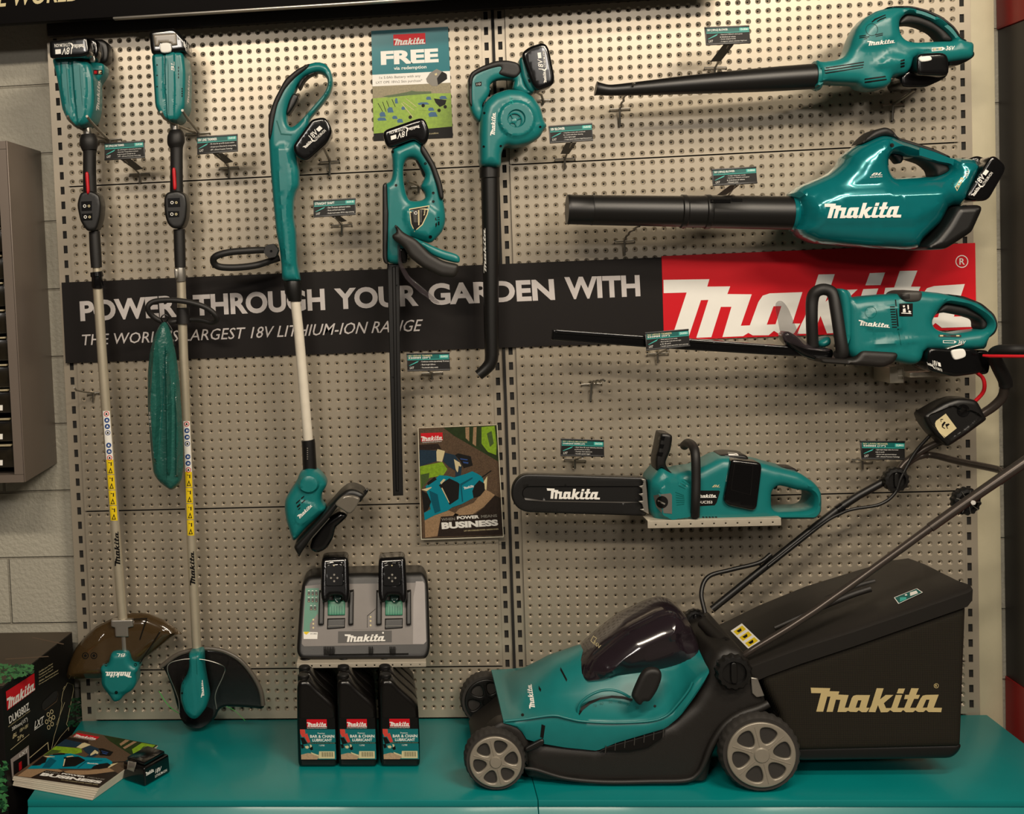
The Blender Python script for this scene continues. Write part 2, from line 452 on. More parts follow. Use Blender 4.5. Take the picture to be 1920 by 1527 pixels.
mb = MB(); box(mb, BLOCK, -3.2, 3.2, 0.055, 0.2, -0.45, 3.0); struct(mb.build('wall_back', smooth=False))
mb = MB(); box(mb, FLOORM, -3.2, 3.2, -5.0, 0.2, -0.5, -0.45); struct(mb.build('floor', smooth=False))
mb = MB(); box(mb, PLAST, 1.203, 1.262, 0.012, 0.054, -0.448, 3.0, 0.003); struct(mb.build('trim_1'))

# ---- slotted uprights of the shelving
def upright(x0, x1, cols, label):
    r = thing('slotted_upright', label, 'shelf upright', ((x0 + x1) / 2, 0.03, -0.44), 'slotted steel uprights')
    m_ = MB(); zt = 1.96
    # the face is a strip with real rectangular slots
    xs = [x0]
    for c in cols: xs += [c - 0.0055, c + 0.0055]
    xs.append(x1); y = 0.008
    pitch = 0.0405; n = int((zt + 0.44) / pitch)
    for i in range(0, len(xs) - 1):
        if i % 2 == 0:
            m_.add([(xs[i], y, -0.44), (xs[i + 1], y, -0.44), (xs[i + 1], y, zt), (xs[i], y, zt)], [(0, 1, 2, 3)], PEG)
        else:
            for k in range(n):
                z0 = -0.44 + k * pitch; za = z0 + 0.010; zb = z0 + 0.031
                a, b_ = xs[i], xs[i + 1]
                m_.add([(a, y, z0), (b_, y, z0), (b_, y, za), (a, y, za)], [(0, 1, 2, 3)], PEG)
                m_.add([(a, y, zb), (b_, y, zb), (b_, y, z0 + pitch), (a, y, z0 + pitch)], [(0, 1, 2, 3)], PEG)
                m_.add([(a, y, za), (b_, y, za), (b_, y, zb), (a, y, zb), (a, y + .004, za), (b_, y + .004, za), (b_, y + .004, zb), (a, y + .004, zb)],
                       [(0, 1, 5, 4), (1, 2, 6, 5), (2, 3, 7, 6), (3, 0, 4, 7)], PEG)
                m_.add([(a, y + .0045, za), (b_, y + .0045, za), (b_, y + .0045, zb), (a, y + .0045, zb)], [(0, 1, 2, 3)], PEGD)  # dark sheet painted for the shade inside each slot
    m_.add([(x0, y, -0.44), (x0, 0.05, -0.44), (x0, 0.05, zt), (x0, y, zt), (x1, y, -0.44), (x1, 0.05, -0.44), (x1, 0.05, zt), (x1, y, zt)], [(0, 1, 2, 3), (4, 5, 6, 7), (3, 2, 6, 7)], PEG)
    m_.nofix = True
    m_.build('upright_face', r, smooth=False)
    if len(cols) == 2:
        g = MB(); box(g, PEGD, -0.0035, 0.0035, 0.0015, 0.0078, -0.44, zt); g.build('centre_groove', r, smooth=False)
    return r
upright(-1.205, -1.162, [-1.183], 'slotted grey steel upright at the left edge of the perforated wall')
upright(-0.037, 0.037, [-0.018, 0.018], 'slotted grey steel upright between the two perforated bays, two columns of slots')
upright(1.158, 1.202, [1.181], 'slotted grey steel upright at the right edge beside the cream column')

# ---- perforated panels
def pegpanel(x0, x1, z0, z1, xa, zrows, ncol, label, pitchx=0.02517):
    m_ = MB(); mt = PEG; N = 12; V = []; Fc = []
    cs = [xa + i * pitchx for i in range(ncol)]
    hw = pitchx / 2
    xl = [c - hw for c in cs] + [cs[-1] + hw]
    zl = [z - 0.0125 for z in zrows] + [zrows[-1] + 0.0125]
    sq = [(-1, -1), (-1/3, -1), (1/3, -1), (1, -1), (1, -1/3), (1, 1/3), (1, 1), (1/3, 1), (-1/3, 1), (-1, 1), (-1, 1/3), (-1, -1/3)]
    for cz in zrows:
        for cx in cs:
            o = len(V)
            for (a, b_) in sq: V.append((cx + a * hw, 0.0, min(max(cz + b_ * 0.0125, z0 + 0.0018), z1 - 0.0018)))
            for r_, y_ in ((0.0072, 0.0), (0.0060, 0.0012), (0.0036, 0.0046), (0.0026, 0.0052), (0.0026, 0.0078)):
                for (a, b_) in sq:
                    L = math.hypot(a, b_); V.append((cx + a / L * r_, y_, cz + b_ / L * r_))
            for q in range(5):
                for k in range(N):
                    l = (k + 1) % N; Fc.append((o + q * N + k, o + q * N + l, o + (q + 1) * N + l, o + (q + 1) * N + k))
    m_.add(V, Fc, mt)
    # margins, then rolled edges and a backing sheet darkened for shade
    X0, X1, Z0, Z1 = xl[0], xl[-1], zl[0], zl[-1]
    e = 0.0018
    for a, b_, c, d_ in ((x0, X0, z0 + e, z1 - e), (X1, x1, z0 + e, z1 - e), (X0, X1, z0 + e, Z0), (X0, X1, Z1, z1 - e)):
        if b_ - a > 1e-5 and d_ - c > 1e-5: m_.add([(a, 0, c), (b_, 0, c), (b_, 0, d_), (a, 0, d_)], [(0, 1, 2, 3)], mt)
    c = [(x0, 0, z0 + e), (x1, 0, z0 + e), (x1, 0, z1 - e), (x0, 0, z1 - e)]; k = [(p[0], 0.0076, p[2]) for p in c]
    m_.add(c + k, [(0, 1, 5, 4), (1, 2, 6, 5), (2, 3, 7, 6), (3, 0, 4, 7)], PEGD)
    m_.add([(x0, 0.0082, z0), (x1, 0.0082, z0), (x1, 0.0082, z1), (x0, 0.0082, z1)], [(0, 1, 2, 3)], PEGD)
    m_.nofix = True
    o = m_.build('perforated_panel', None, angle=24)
    tag(o, label, 'pegboard panel', 'perforated steel back panels')
    return o
seams = [0.001, 0.143, 0.593, 1.043, 1.493, 1.943]
where = ['lowest short row, just above the counter', 'second row up, at the height of the charger and bottles', 'third row up, below the long banner', 'fourth row up, mostly behind and above the banner', 'top row, below the dark header']
where_r = ['lowest short row, behind the lawn mower deck', 'second row up, behind the grass bag lid', 'third row up, behind the chainsaw', 'fourth row up, behind banner and big blower', 'top row, behind the slim-nozzle blower']
for i in range(5):
    z0, z1 = seams[i], seams[i + 1]; n = 18 if i else 5
    rows = [z1 - 0.0125 - 0.025 * k for k in range(n)][::-1]
    pegpanel(-1.163, -0.032, z0, z1, -1.1525, rows, 45, 'perforated steel panel, left bay, ' + where[i])
    pegpanel(0.032, 1.163, z0, z1, 0.0475, rows, 45, 'perforated steel panel, right bay, ' + where_r[i])

# ---- dark rail above the panels and the sign header in front of it
m_ = MB(); RAIL = mat('dark_brown_rail', (24, 20, 18), 0.5)
box(m_, RAIL, -1.195, 1.21, -0.022, 0.0, 1.9, 1.99, 0.002)
tag(m_.build('header_rail'), 'dark flat metal rail along the top of the perforated panels, under the header sign', 'rail')
hd = thing('header_sign', 'big black header sign with cream capitals jutting out above the wall display', 'sign', (-0.4, -0.3, 1.88))
m_ = MB(); HB = mat('header_black', (9, 7, 7), 0.7, spec=0.1)
box(m_, HB, -2.0, 0.6, -0.16, -0.13, 1.911, 2.25, 0.002)
sf = onY(0.16)
text(m_, CREAM, 'THE WORLD', [(-48, -19), (150, -36), (152, 1), (-48, 17)], sf, 0.001, 0.8, 1)
m_.build('sign_face', hd)
m_ = MB(); box(m_, SIL, -0.98, 0.6, -0.166, -0.145, 1.9045, 1.9105, 0.002); m_.build('bottom_trim', hd)
m_ = MB(); box(m_, HB, -2.0, 0.6, -0.1295, -0.023, 2.0, 2.06); m_.build('canopy_board', hd)

# ---- counter (two base shelves)
CT = mat('teal_counter_paint', (0, 122, 122), 0.38, noise=0.07, scale=9, bump=0.12, bscale=1500, coat=0.12)
def counter(x0, x1, label):
    r = thing('base_shelf', label, 'counter', ((x0 + x1) / 2, -0.25, -0.44), 'teal base shelves')
    m_ = MB(); hexa(m_, CT, [(x0, -0.5, -0.016), (x1, -0.5, -0.016), (x1, -0.5, 0), (x0, -0.5, 0), (x0, -0.0005, -0.016), (x1, -0.0005, -0.016), (x1, -0.0005, 0), (x0, -0.0005, 0)], 0.0016)
    m_.build('shelf_top', r)
    m_ = MB()  # sloping front lip, then the plinth
    hexa(m_, CT, [(x0, -0.541, -0.10), (x1, -0.541, -0.10), (x1, -0.497, -0.0165), (x0, -0.497, -0.0165), (x0, -0.48, -0.10), (x1, -0.48, -0.10), (x1, -0.48, -0.0165), (x0, -0.48, -0.0165)], 0.0012)
    m_.build('front_lip', r)
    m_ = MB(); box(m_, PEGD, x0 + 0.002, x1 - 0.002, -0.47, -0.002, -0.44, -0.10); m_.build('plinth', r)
counter(-1.206, -0.0015, 'teal metal base shelf under the charger and oil bottles, left of the front joint')
counter(0.0, 1.215, 'teal metal base shelf under the lawn mower, right of the front joint')

# ---- dark display unit at the right edge
rr = thing('display_tower', 'dark grey floor-standing unit with red top and red foot at the right edge', 'display stand', (1.6, -0.02, -0.44))
m_ = MB(); DK = mat('dark_grey_panel', (44, 40, 38), 0.5); REDM = mat('red_panel', (150, 20, 22), 0.4)
box(m_, DK, 1.289, 2.1, -0.10, 0.054, 0.02, 1.78, 0.003); m_.build('side_panel', rr)
m_ = MB(); box(m_, REDM, 1.286, 2.1, -0.11, 0.054, 1.781, 2.6, 0.003); m_.build('red_top', rr)
m_ = MB(); hexa(m_, REDM, [(1.286, -0.12, -0.44), (2.1, -0.5, -0.44), (2.1, 0.05, -0.44), (1.286, 0.05, -0.44), (1.286, -0.1, 0.085), (2.1, -0.4, 0.02), (2.1, 0.05, 0.02), (1.286, 0.05, 0.085)]); m_.build('red_foot', rr)
m_ = MB(); box(m_, SIL, 1.296, 1.299, -0.104, -0.098, 0.1, 1.77); m_.build('edge_strip', rr)

# ---- parts cabinet on the left wall
cb = thing('parts_cabinet', 'grey-brown steel cabinet of small transparent drawers hung on the block wall', 'cabinet', (-1.5, 0.05, 0.71))
CBM = mat('grey_brown_steel', (112, 101, 92), 0.42, 0.25, noise=0.05, scale=5)
m_ = MB()
x1 = -1.252
box(m_, CBM, x1 - 0.004, x1, -0.24, 0.054, 0.722, 1.60, 0.0015)
box(m_, CBM, x1 - 0.65, x1 - 0.0042, 0.03, 0.054, 0.722, 1.60)
box(m_, CBM, x1 - 0.65, x1 - 0.0042, -0.24, 0.029, 1.58, 1.60); box(m_, CBM, x1 - 0.65, x1 - 0.0042, -0.24, 0.029, 0.722, 0.742)
box(m_, CBM, x1 - 0.028, x1 - 0.0042, -0.24, -0.22, 0.743, 1.579)
m_.build('case', cb)
BIN = mat('dark_tinted_drawer', (30, 26, 18), 0.15, noise=0.3, scale=60)
LEDG = mat('clear_drawer_edge', (150, 138, 108), 0.15)
for k, py in enumerate([382, 431, 483, 534, 585, 636, 687, 734, 788, 837]):
    z = W(0, py, 0.23)[2]; h = 0.066
    g = MB(); box(g, BIN, x1 - 0.20, x1 - 0.031, -0.232, 0.025, z - 0.056, z + 0.001, 0.002)
    box(g, LEDG, x1 - 0.20, x1 - 0.031, -0.25, -0.2325, z + 0.0015, z + 0.006, 0.001)
    if k > 6: decal(g, WHITE, [(-8, py + 26), (5, py + 26), (5, py + 36), (-8, py + 36)], onY(0.2325))
    g.build('drawer', cb)
for z in (1.51, 1.45):
    g = MB(); box(g, BIN, x1 - 0.20, x1 - 0.031, -0.232, 0.025, z - 0.05, z + 0.004, 0.002); g.build('drawer', cb)

# ---- the long banner
bn = thing('wall_banner', 'long black banner with grey-white capitals and a red panel bearing the white wordmark', 'banner', tuple(W(960, 655, 0.004)))
BT, BB = 1.2315, 1.0085
m_ = MB(); BNM = mat('matt_black_banner', (22, 18, 17), 0.6, noise=0.06, scale=30)
xm = 0.4155
box(m_, BNM, -1.196, xm, -0.0052, -0.0022, BB, BT); GW = mat('pale_grey_print', (190, 184, 182), 0.5)
sf = onY(0.0052)
text(m_, GW, 'POWER', [(149, 565), (330, 553), (333, 595), (151, 603)], sf, 0.0004, 1.7)
text(m_, GW, 'THROUGH', [(361, 553), (608, 541), (610, 582), (363, 593)], sf, 0.0004, 1.7)
text(m_, GW, 'YOUR', [(626, 541), (783, 534), (785, 574), (628, 581)], sf, 0.0004, 1.7)
text(m_, GW, 'GARDEN', [(802, 532), (1038, 523), (1041, 563), (804, 573)], sf, 0.0004, 1.7)
text(m_, GW, 'WITH', [(1058, 520), (1199, 516), (1201, 556), (1060, 562)], sf, 0.0004, 1.7)
text(m_, GW, "THE WORLD'S LARGEST 18V LITHIUM-ION RANGE", [(153, 627), (793, 598), (791, 621), (156, 648)], sf, 0.0004, 0.1, 1)
m_.build('black_panel', bn, smooth=False)
m_ = MB(); box(m_, RED, xm + 0.0005, 1.2, -0.0052, -0.0022, BB + 0.004, BT + 0.003)
logo(m_, WHITE, [(1244, 525), (1824, 500), (1826, 613), (1246, 638)], sf, 0.0004)
R_ = lambda r: circ(1803.5, 490.5, r, 28)
decal(m_, WHITE, R_(12), sf, 0.0004, [R_(10.3)]); text(m_, WHITE, 'R', [(1799, 484.5), (1809, 484.5), (1809, 496.5), (1799, 496.5)], sf, 0.0004, 0.6)
m_.build('red_panel', bn, smooth=False)
# ================================================================== HOOKS AND PRICE LABELS
def wallhook(r, bar, pin, d=0.006, rr=0.0021):
    (xa, ya), (xb, yb) = bar; a, b_ = W(xa, ya, 0.009), W(xb, yb, 0.009)
    m_ = MB(); A = W(xa, ya + 4, 0.001); B = W(xb, yb + 4, 0.001)
    tube(m_, WIRE, [list(A) + [rr], list(a) + [rr], list(b_) + [rr], list(B) + [rr]], 8); m_.build('cross_bar', r)
    m_ = MB(); c = W((xa + xb) / 2, (ya + yb) / 2, 0.013); p = W(pin[0], pin[1], 0.006)
    tube(m_, WIRE, [list(c) + [0.003], list(p) + [0.003]], 8); m_.build('drop_pin', r)
    return c
def label_holder(name_, bar, pin, card, strap, title, code, lines, label, dcard=0.175, arm=None):
    c = W((bar[0][0] + bar[1][0]) / 2, (bar[0][1] + bar[1][1]) / 2, 0.013)
    r = thing('price_label_holder', label, 'price label', c, 'price labels on hooks')
    wallhook(r, bar, pin)
    bx, by = (card[2][0] + card[3][0]) / 2, (card[2][1] + card[3][1]) / 2
    m_ = MB(); e = W(bx, by + 1, dcard - 0.008)
    tube(m_, WIRE, [list(c) + [0.0025], list(e) + [0.0025]], 8); m_.build('arm', r)
    if strap:
        m_ = MB(); s0, s1, s2, s3 = strap
        P = [W(s0[0], s0[1], dcard - 0.006), W(s1[0], s1[1], dcard - 0.006), W(s2[0], s2[1], dcard * 0.45), W(s3[0], s3[1], dcard * 0.45)]
        Q = [p + np.array([0, 0.0015, -0.001]) for p in P]
        m_.add(P + Q, [(0, 1, 2, 3), (7, 6, 5, 4), (0, 1, 5, 4), (1, 2, 6, 5), (2, 3, 7, 6), (3, 0, 4, 7)], DGREY); m_.build('strap', r, smooth=False)
    # holder tray and card
    m_ = MB(); P = [W(x, y, dcard) for x, y in card]; P[0] += (0, .006, 0); P[1] += (0, .006, 0)
    nrm = np.cross(P[1] - P[0], P[3] - P[0]); nrm /= np.linalg.norm(nrm); nrm = nrm if nrm[1] < 0 else -nrm
    hexa(m_, BLK, P + [p - nrm * 0.003 for p in P], 0.0005)
    up = (P[0] - P[3]) / np.linalg.norm(P[0] - P[3])
    for a, b_, s_ in ((P[3], P[2], 1), (P[0], P[1], -1)):
        q0, q1 = a + up * 0.004 * s_, b_ + up * 0.004 * s_
        base = [a, b_, q1, q0]; hexa(m_, BLK, [p + nrm * 0.0022 for p in base] + base, 0.0003)
    m_.build('holder', r)
    m_ = MB()
    def sf(x, y, o):   # the card's own tilted plane
        q = RM @ np.array([(x - CX) / F, 1.0, -(y - CY) / F]); t = ((P[3] - CAM) @ nrm) / (q @ nrm)
        return CAM + q * t + nrm * (o + 0.0003)
    c4 = lambda u0, v0, u1, v1: sub(card, u0, v0, u1, v1)
    decal(m_, BPRINT, c4(0.02, 0.08, 0.98, 0.92), sf, 0.0001)
    decal(m_, DKTEAL, c4(0.02, 0.08, 0.98, 0.36), sf, 0.0003)
    decal(m_, LTEAL, c4(0.02, 0.35, 0.98, 0.38), sf, 0.0005)
    decal(m_, LTEAL, c4(0.76, 0.13, 0.97, 0.30), sf, 0.0005)
    text(m_, WHITE, code, c4(0.79, 0.16, 0.95, 0.27), sf, 0.0007, 0.3)
    if len(title) > 1:
        text(m_, CREAM, title[0], c4(0.04, 0.10, 0.60, 0.20), sf, 0.0006, 0.2); text(m_, WHITE, title[1], c4(0.04, 0.22, 0.55, 0.33), sf, 0.0006, 0.8)
    else: text(m_, WHITE, title[0], c4(0.04, 0.14, 0.5 if len(title[0]) > 12 else 0.36, 0.29), sf, 0.0006, 0.8)
    q = qmap(c4(0.04, 0.42, 0.28, 0.68)); decal(m_, LTEAL, [q(0, 1), q(0.75, 0.2), q(1, 0), q(0.85, 0.35), q(0.1, 1.0)], sf, 0.0005)
    text(m_, WHITE, 'LXT', c4(0.06, 0.74, 0.16, 0.86), sf, 0.0006, 0, 1)
    n = len(lines); h = 0.5 / max(n, 3)
    for k, (t_, w_) in enumerate(lines): text(m_, WHITE, t_, c4(0.32, 0.43 + k * h, 0.32 + w_, 0.43 + k * h + h * 0.62), sf, 0.0006)
    m_.build('label_card', r, smooth=False)
    return r
LB = label_holder
LB('a', [(243, 327), (281, 325)], (262, 344), [(195, 268), (270, 263), (272, 296), (196, 301)], [(226, 299), (245, 298), (268, 316), (254, 319)],
   ['36V (18Vx2) LINE TRIMMER'], 'DUR368', [('- BL technology for enhanced performance', .6), ('- Automatic Torque Drive increases', .52), ('torque to power through any cut', .45), ('- XPT - eXtreme Protection Technology', .58)],
   'small black and teal price label right beside the leftmost line trimmer')
LB('b', [(411, 315), (448, 313)], (429, 334), [(368, 256), (445, 251), (446, 284), (370, 290)], [(399, 288), (417, 287), (437, 303), (422, 306)],
   ['18V LINE TRIMMER'], 'DUR187', [('- BL mows for up to 85 minutes runtime', .6), ('- Accepts up to 2.0mm line for strong cutting', .64), ('- XPT - eXtreme Protection Technology', .55)],
   'small black and teal price label right of the line trimmer with the green bag')
LB('c', [(622, 423), (660, 421)], (641, 441), [(587, 376), (667, 371), (667, 403), (588, 408)], [(620, 405), (636, 404), (650, 414), (640, 416)],
   ['STRAIGHT SHAFT'], 'DUR181', [('- Over 70 minutes continuous runtime', .55), ('- Bump and feed nylon head', .42), ('- Rotate head rotates 180 for edge trimming', .64)],
   'price label reading STRAIGHT SHAFT, right of the grass trimmer')
LB('d', [(791, 700), (830, 698)], (810, 712), [(762, 663), (843, 661), (844, 695), (764, 697)], None,
   ['18V HEDGE TRIMMER', '520MM (20")'], 'DUH523', [('- Continuous runtime approximately 70 minutes', .66), ('- Blade length 520mm', .34), ('- Two-handed safety switch', .4)],
   'price label reading 520MM, right of the upright hedge trimmer blade', 0.13)
LB('e', [(1040, 299), (1078, 297)], (1059, 318), [(1029, 236), (1111, 230), (1112, 264), (1031, 269)], [(1061, 268), (1081, 267), (1067, 288), (1051, 288)],
   ['18V BLOWER'], 'DUB182', [('- Long blow nozzle with curved end', .5), ('for comfortable floor cleaning', .45), ('- Ultra lightweight', .28), ('- 3 stage speed selection High/Medium/Low', .65)],
   'price label reading 18V BLOWER, right of the small hand blower')
LB('f', [(1320, 127), (1362, 126)], (1340, 135), [(1322, 50), (1406, 47), (1407, 81), (1324, 85)], [(1356, 84), (1376, 83), (1352, 114), (1332, 115)],
   ['36V (18Vx2) BLOWER'], 'DUB361', [('- Improved 335km/h wind speed', .5), ('& 3.0m3/min air volume', .35), ('- Newly designed handle', .35), ('- 2 stage air volume selection High/Low', .6)],
   'price label just above the slim black nozzle of the topmost blower')
LB('g', [(1345, 372), (1380, 371)], (1362, 380), [(1335, 317), (1419, 312), (1420, 344), (1337, 349)], [(1368, 348), (1386, 347), (1362, 365), (1344, 366)],
   ['36V (18Vx2) BLOWER'], 'DUB362', [('- 3 stage telescopic nozzle', .42), ('- Improved 193km/h wind speed', .5), ('& 13.4m3/min air volume', .4), ('- Minimal noise', .25)],
   'price label just above the thick straight tube of the big blower')
LB('h', [(1213, 664), (1253, 662)], (1233, 681), [(1210, 624), (1292, 617), (1294, 650), (1212, 658)], None,
   ['36V HEDGE TRIMMER', '550MM (22")'], 'DUH551', [('- Well balanced tool design', .4), ('- Rear handle locks left and right', .48), ('at 45, 90 and 0', .24), ('- Variable speed control for more accuracy', .64)],
   'price label overlapping the blade of the sideways hedge trimmer', 0.2)
LB('i', [(1058, 861), (1098, 863)], (1078, 879), [(1052, 823), (1133, 826), (1133, 857), (1051, 856)], None,
   ['36V (18Vx2) BRUSHLESS', 'CHAINSAW 350MM (14")'], 'DUC353', [('- Outer Rotor BL motor delivering unbeatable', .64), ('performance of 32cc', .35), ('- Tool-less chain adjustment', .4), ('- Variable speed trigger', .36)],
   'price label above the chainsaw bar cover', 0.13)
LB('j', [(1597, 862), (1636, 864)], (1617, 880), [(1614, 827), (1698, 828), (1697, 863), (1616, 862)], None,
   ['36V LAWN MOWER', '430MM (17")'], 'DLM431', [('- Lightweight design makes the mower', .52), ('easy to push', .2), ('- Catcher with grass level indicator', .48), ('- XPT - eXtreme Protection Technology', .55)],
   'price label above the mower handle, left of the switch box', 0.12)
def hook(label, bar, pin, arm, twist=0.0, rr=0.0028, name='display_hook'):
    c = W((bar[0][0] + bar[1][0]) / 2, (bar[0][1] + bar[1][1]) / 2, 0.013)
    r = thing(name, label, 'hook', c, 'steel display hooks'); wallhook(r, bar, pin)
    for A in arm:
        m_ = MB(); P = [list(W(p[0], p[1], p[2])) + [rr] for p in A]
        if twist:
            P = catmull(P, 8); n = len(P)
            P = [list(np.array(p[:3]) + np.array([math.sin(k * 1.3) * twist, 0, math.cos(k * 1.3) * twist])) + [rr] for k, p in enumerate(P)]
        tube(m_, WIRE, P, 8); m_.build('prong', r)
    return r
hook('twisted hook holding the tip of the slim black blower nozzle', [(1143, 205), (1181, 203)], (1162, 238), [[(1163, 203, .013), (1170, 185, .08), (1178, 168, .15), (1190, 157, .2)]], 0.0018)
hook('hook under the thick blower tube, just above the banner', [(1152, 453), (1190, 451)], (1171, 479), [[(1171, 451, .013), (1180, 437, .08), (1198, 424, .15)]], 0.0015)
hook('empty coiled hook below the banner, under the sideways hedge trimmer', [(1090, 721), (1128, 719)], (1107, 752), [[(1108, 718, .013), (1118, 716, .05), (1132, 714, .09)]], 0.003)
hook('bare hook on the panel left of the leftmost trimmer pole', [(164, 739), (186, 736)], (174, 754), [[(175, 737, .013), (158, 735, .05), (143, 732, .08), (139, 727, .1)]])
hook('hook under the battery of the topmost blower', [(1655, 198), (1695, 196)], (1673, 226), [[(1675, 196, .013), (1690, 186, .06), (1716, 168, .15)]], rr=.0035)
hook('hook under the battery of the grass trimmer', [(600, 304), (637, 302)], (618, 330), [[(619, 302, .013), (613, 290, .08), (606, 275, .14)]], rr=.0035)
hook('two-prong hook carrying the leftmost line trimmer', [(185, 264), (228, 260)], (205, 275), [[(203, 262, .013), (185, 244, .12), (170, 228, .2), (163, 218, .24)], [(200, 263, .013), (155, 243, .13), (140, 235, .18), (131, 226, .22), (127, 218, .24)]], rr=.0035)
hook('two-prong hook carrying the line trimmer with the green bag', [(348, 251), (394, 248)], (372, 262), [[(372, 248, .013), (358, 230, .12), (348, 217, .2), (342, 207, .24)], [(366, 249, .013), (325, 232, .14), (308, 222, .2), (302, 210, .24)]], rr=.0035)
hook('hook behind the handle of the small hand blower', [(1005, 188), (1032, 187)], (1018, 196), [[(1018, 187, .013), (1015, 178, .06), (1000, 170, .1)]], rr=.003)
hook('hook behind the guard of the upright hedge trimmer', [(770, 350), (800, 349)], (785, 362), [[(785, 349, .013), (778, 345, .06), (765, 340, .1)]], rr=.003)

# ================================================================== BATTERIES AND SMALL SHARED SHAPES
def batt(parent, outline, d, t, textq=None, rot=False, button=None, name='battery', R=0.008, b=0.006, flip=False, extra=None):
    m_ = MB(); puff(m_, GBLK, outline, d, t, R, b, cell=0.008)
    if textq:
        sf = onM(m_, d); 
        logo(m_, WHITE, sub(textq, 0.0, 0.45, 0.36, 0.8), sf)
        text(m_, WHITE, '18V', sub(textq, 0.42, 0.0, 0.78, 0.6), sf, bold=0.4, ital=1)
        text(m_, WHITE, 'LITHIUM-ION', sub(textq, 0.5, 0.68, 1.0, 0.98), sf, bold=0.2)
        q = qmap(textq)
        decal(m_, WHITE, [q(0.52, 1.0), q(0.42, 0.95), q(0.36, 0.75), q(0.4, 0.5), q(0.44, 0.4), q(0.42, 0.7), q(0.46, 0.88)], sf, 0.0003)
        decal(m_, WHITE, [q(0.8, 0.1), q(0.98, 0.1), q(0.98, 0.5), q(0.8, 0.5)], sf, 0.0003)
    if extra: extra(m_)
    o = m_.build(name, parent)
    if button:
        g = MB(); puff(g, SIL if button[2:] == () else button[2], button[0], button[1], 0.004, 0.003, cell=0.004); g.build('release_button', o)
    return o

# ---- leftmost line trimmer
def grip(r, pts, name, mt=RUB, seg=16, curve=4, **k):
    m_ = MB(); tpx(m_, mt, pts, seg, curve=curve, **k); return m_.build(name, r)
def pole_label(m_, x0, y0, x1, y1, y_pic, y_yel0, y_yel1, hw, d, r, sf):
    def X(y): return x0 + (x1 - x0) * (y - y0) / (y1 - y0)
    def Q(ya, yb, w=hw): return [(X(ya) - w, ya), (X(ya) + w, ya), (X(yb) + w, yb), (X(yb) - w, yb)]
    decal(m_, WHITE, Q(y_pic, y_yel0), sf, 0.0003, step=2.5)
    n = 4; h = (y_yel1 - y_yel0) / n
    for k in range(n):
        decal(m_, YEL, Q(y_yel0 + k * h, y_yel0 + (k + 1) * h - 1.4), sf, 0.0004, step=2.5)
        yc = y_yel0 + (k + .68) * h
        decal(m_, BPRINT, [(X(yc) - 4, yc + 6), (X(yc), yc - 5), (X(yc) + 4, yc + 6)], sf, 0.0007, [[(X(yc) - 2, yc + 4.5), (X(yc), yc - 1), (X(yc) + 2, yc + 4.5)]])
        yc = y_yel0 + (k + .3) * h
        decal(m_, BPRINT, [(X(yc) - 3, yc - 4), (X(yc) + 3, yc - 4), (X(yc) + 3, yc + 3), (X(yc) + 1, yc + 3), (X(yc) + 1, yc - 2), (X(yc) - 3, yc - 2)], sf, 0.0007)
    h = (y_yel0 - y_pic) / 7.2
    for k, mt in enumerate([RED, BLUE, BLUE, BLUE, None, BLUE, BLUE, RED]):
        if mt is None: continue
        yc = y_pic + 5.5 + k * h * 0.93
        decal(m_, mt, circ(X(yc), yc, 4.9, 16), sf, 0.0006, [circ(X(yc), yc, 3.6, 16)] if k in (0, 3, 7) else [])
        decal(m_, WHITE if k not in (0, 3, 7) else BPRINT, [(X(yc) - 2, yc + 2), (X(yc) - 1, yc - 2), (X(yc) + 1, yc - 2), (X(yc) + 1.5, yc + 1), (X(yc) + 3, yc + 2)], sf, 0.0008)
def control_box(r, P, d, t, scr):
    m_ = MB(); puff(m_, BLK, P, d, t, 0.007, 0.006, cell=0.006); sf = onM(m_, d)
    for q in scr:
        decal(m_, GBLK, q, sf, 0.0003)
        decal(m_, WHITE, circ(*[sum(p[i] for p in q) / 4 for i in (0, 1)][:0] or (sum(p[0] for p in q) / 4 - 3.5, sum(p[1] for p in q) / 4), 3, 14), sf, 0.0006, [circ(sum(p[0] for p in q) / 4 - 3.5, sum(p[1] for p in q) / 4, 1.8, 14)])
        decal(m_, CREAM, circ(sum(p[0] for p in q) / 4 + 4.5, sum(p[1] for p in q) / 4, 2.4, 14), sf, 0.0006, [circ(sum(p[0] for p in q) / 4 + 4.5, sum(p[1] for p in q) / 4, 1.2, 14)])
    return m_.build('control_panel', r)
r = thing('line_trimmer', 'leftmost long line trimmer with twin batteries up and a smoked guard below', 'line trimmer', W(230, 1330, 0.1))
m_ = MB(); puff(m_, TEAL, q4(0, 0, [(425,455),(485,445),(560,438),(612,447),(655,478),(705,492),(735,600),(740,720),(735,830),(712,920),(650,963),(590,962),(540,920),(500,835),(462,610)]), 0.135, 0.055, 0.016, 0.014, bumps=[(q4(0, 0, [(488,440),(560,435),(575,700),(610,965),(540,925),(505,700)]), .004, .004), (q4(0, 0, [(575,437),(650,470),(690,520),(700,700),(690,900),(640,960),(620,960),(590,700)]), .006, .006)])
puff(m_, TEAL, q4(0, 0, [(640,480),(745,480),(800,490),(800,560),(745,640),(735,820),(700,850),(640,700)]), 0.10, 0.035, 0.012, 0.01)
sf = onM(m_, 0.13)
logo(m_, WHITE, [(180, 207), (183, 150), (188, 150), (186, 208)], sf)
decal(m_, BPRINT, [(175, 131), (192, 131), (192, 140), (175, 140)], sf, 0.0003)
decal(m_, RED, [(176.5, 132.5), (182, 132.5), (182, 138.5), (176.5, 138.5)], sf, 0.0006); decal(m_, CREAM, [(185, 132.5), (190, 132.5), (190, 138.5), (185, 138.5)], sf, 0.0006)
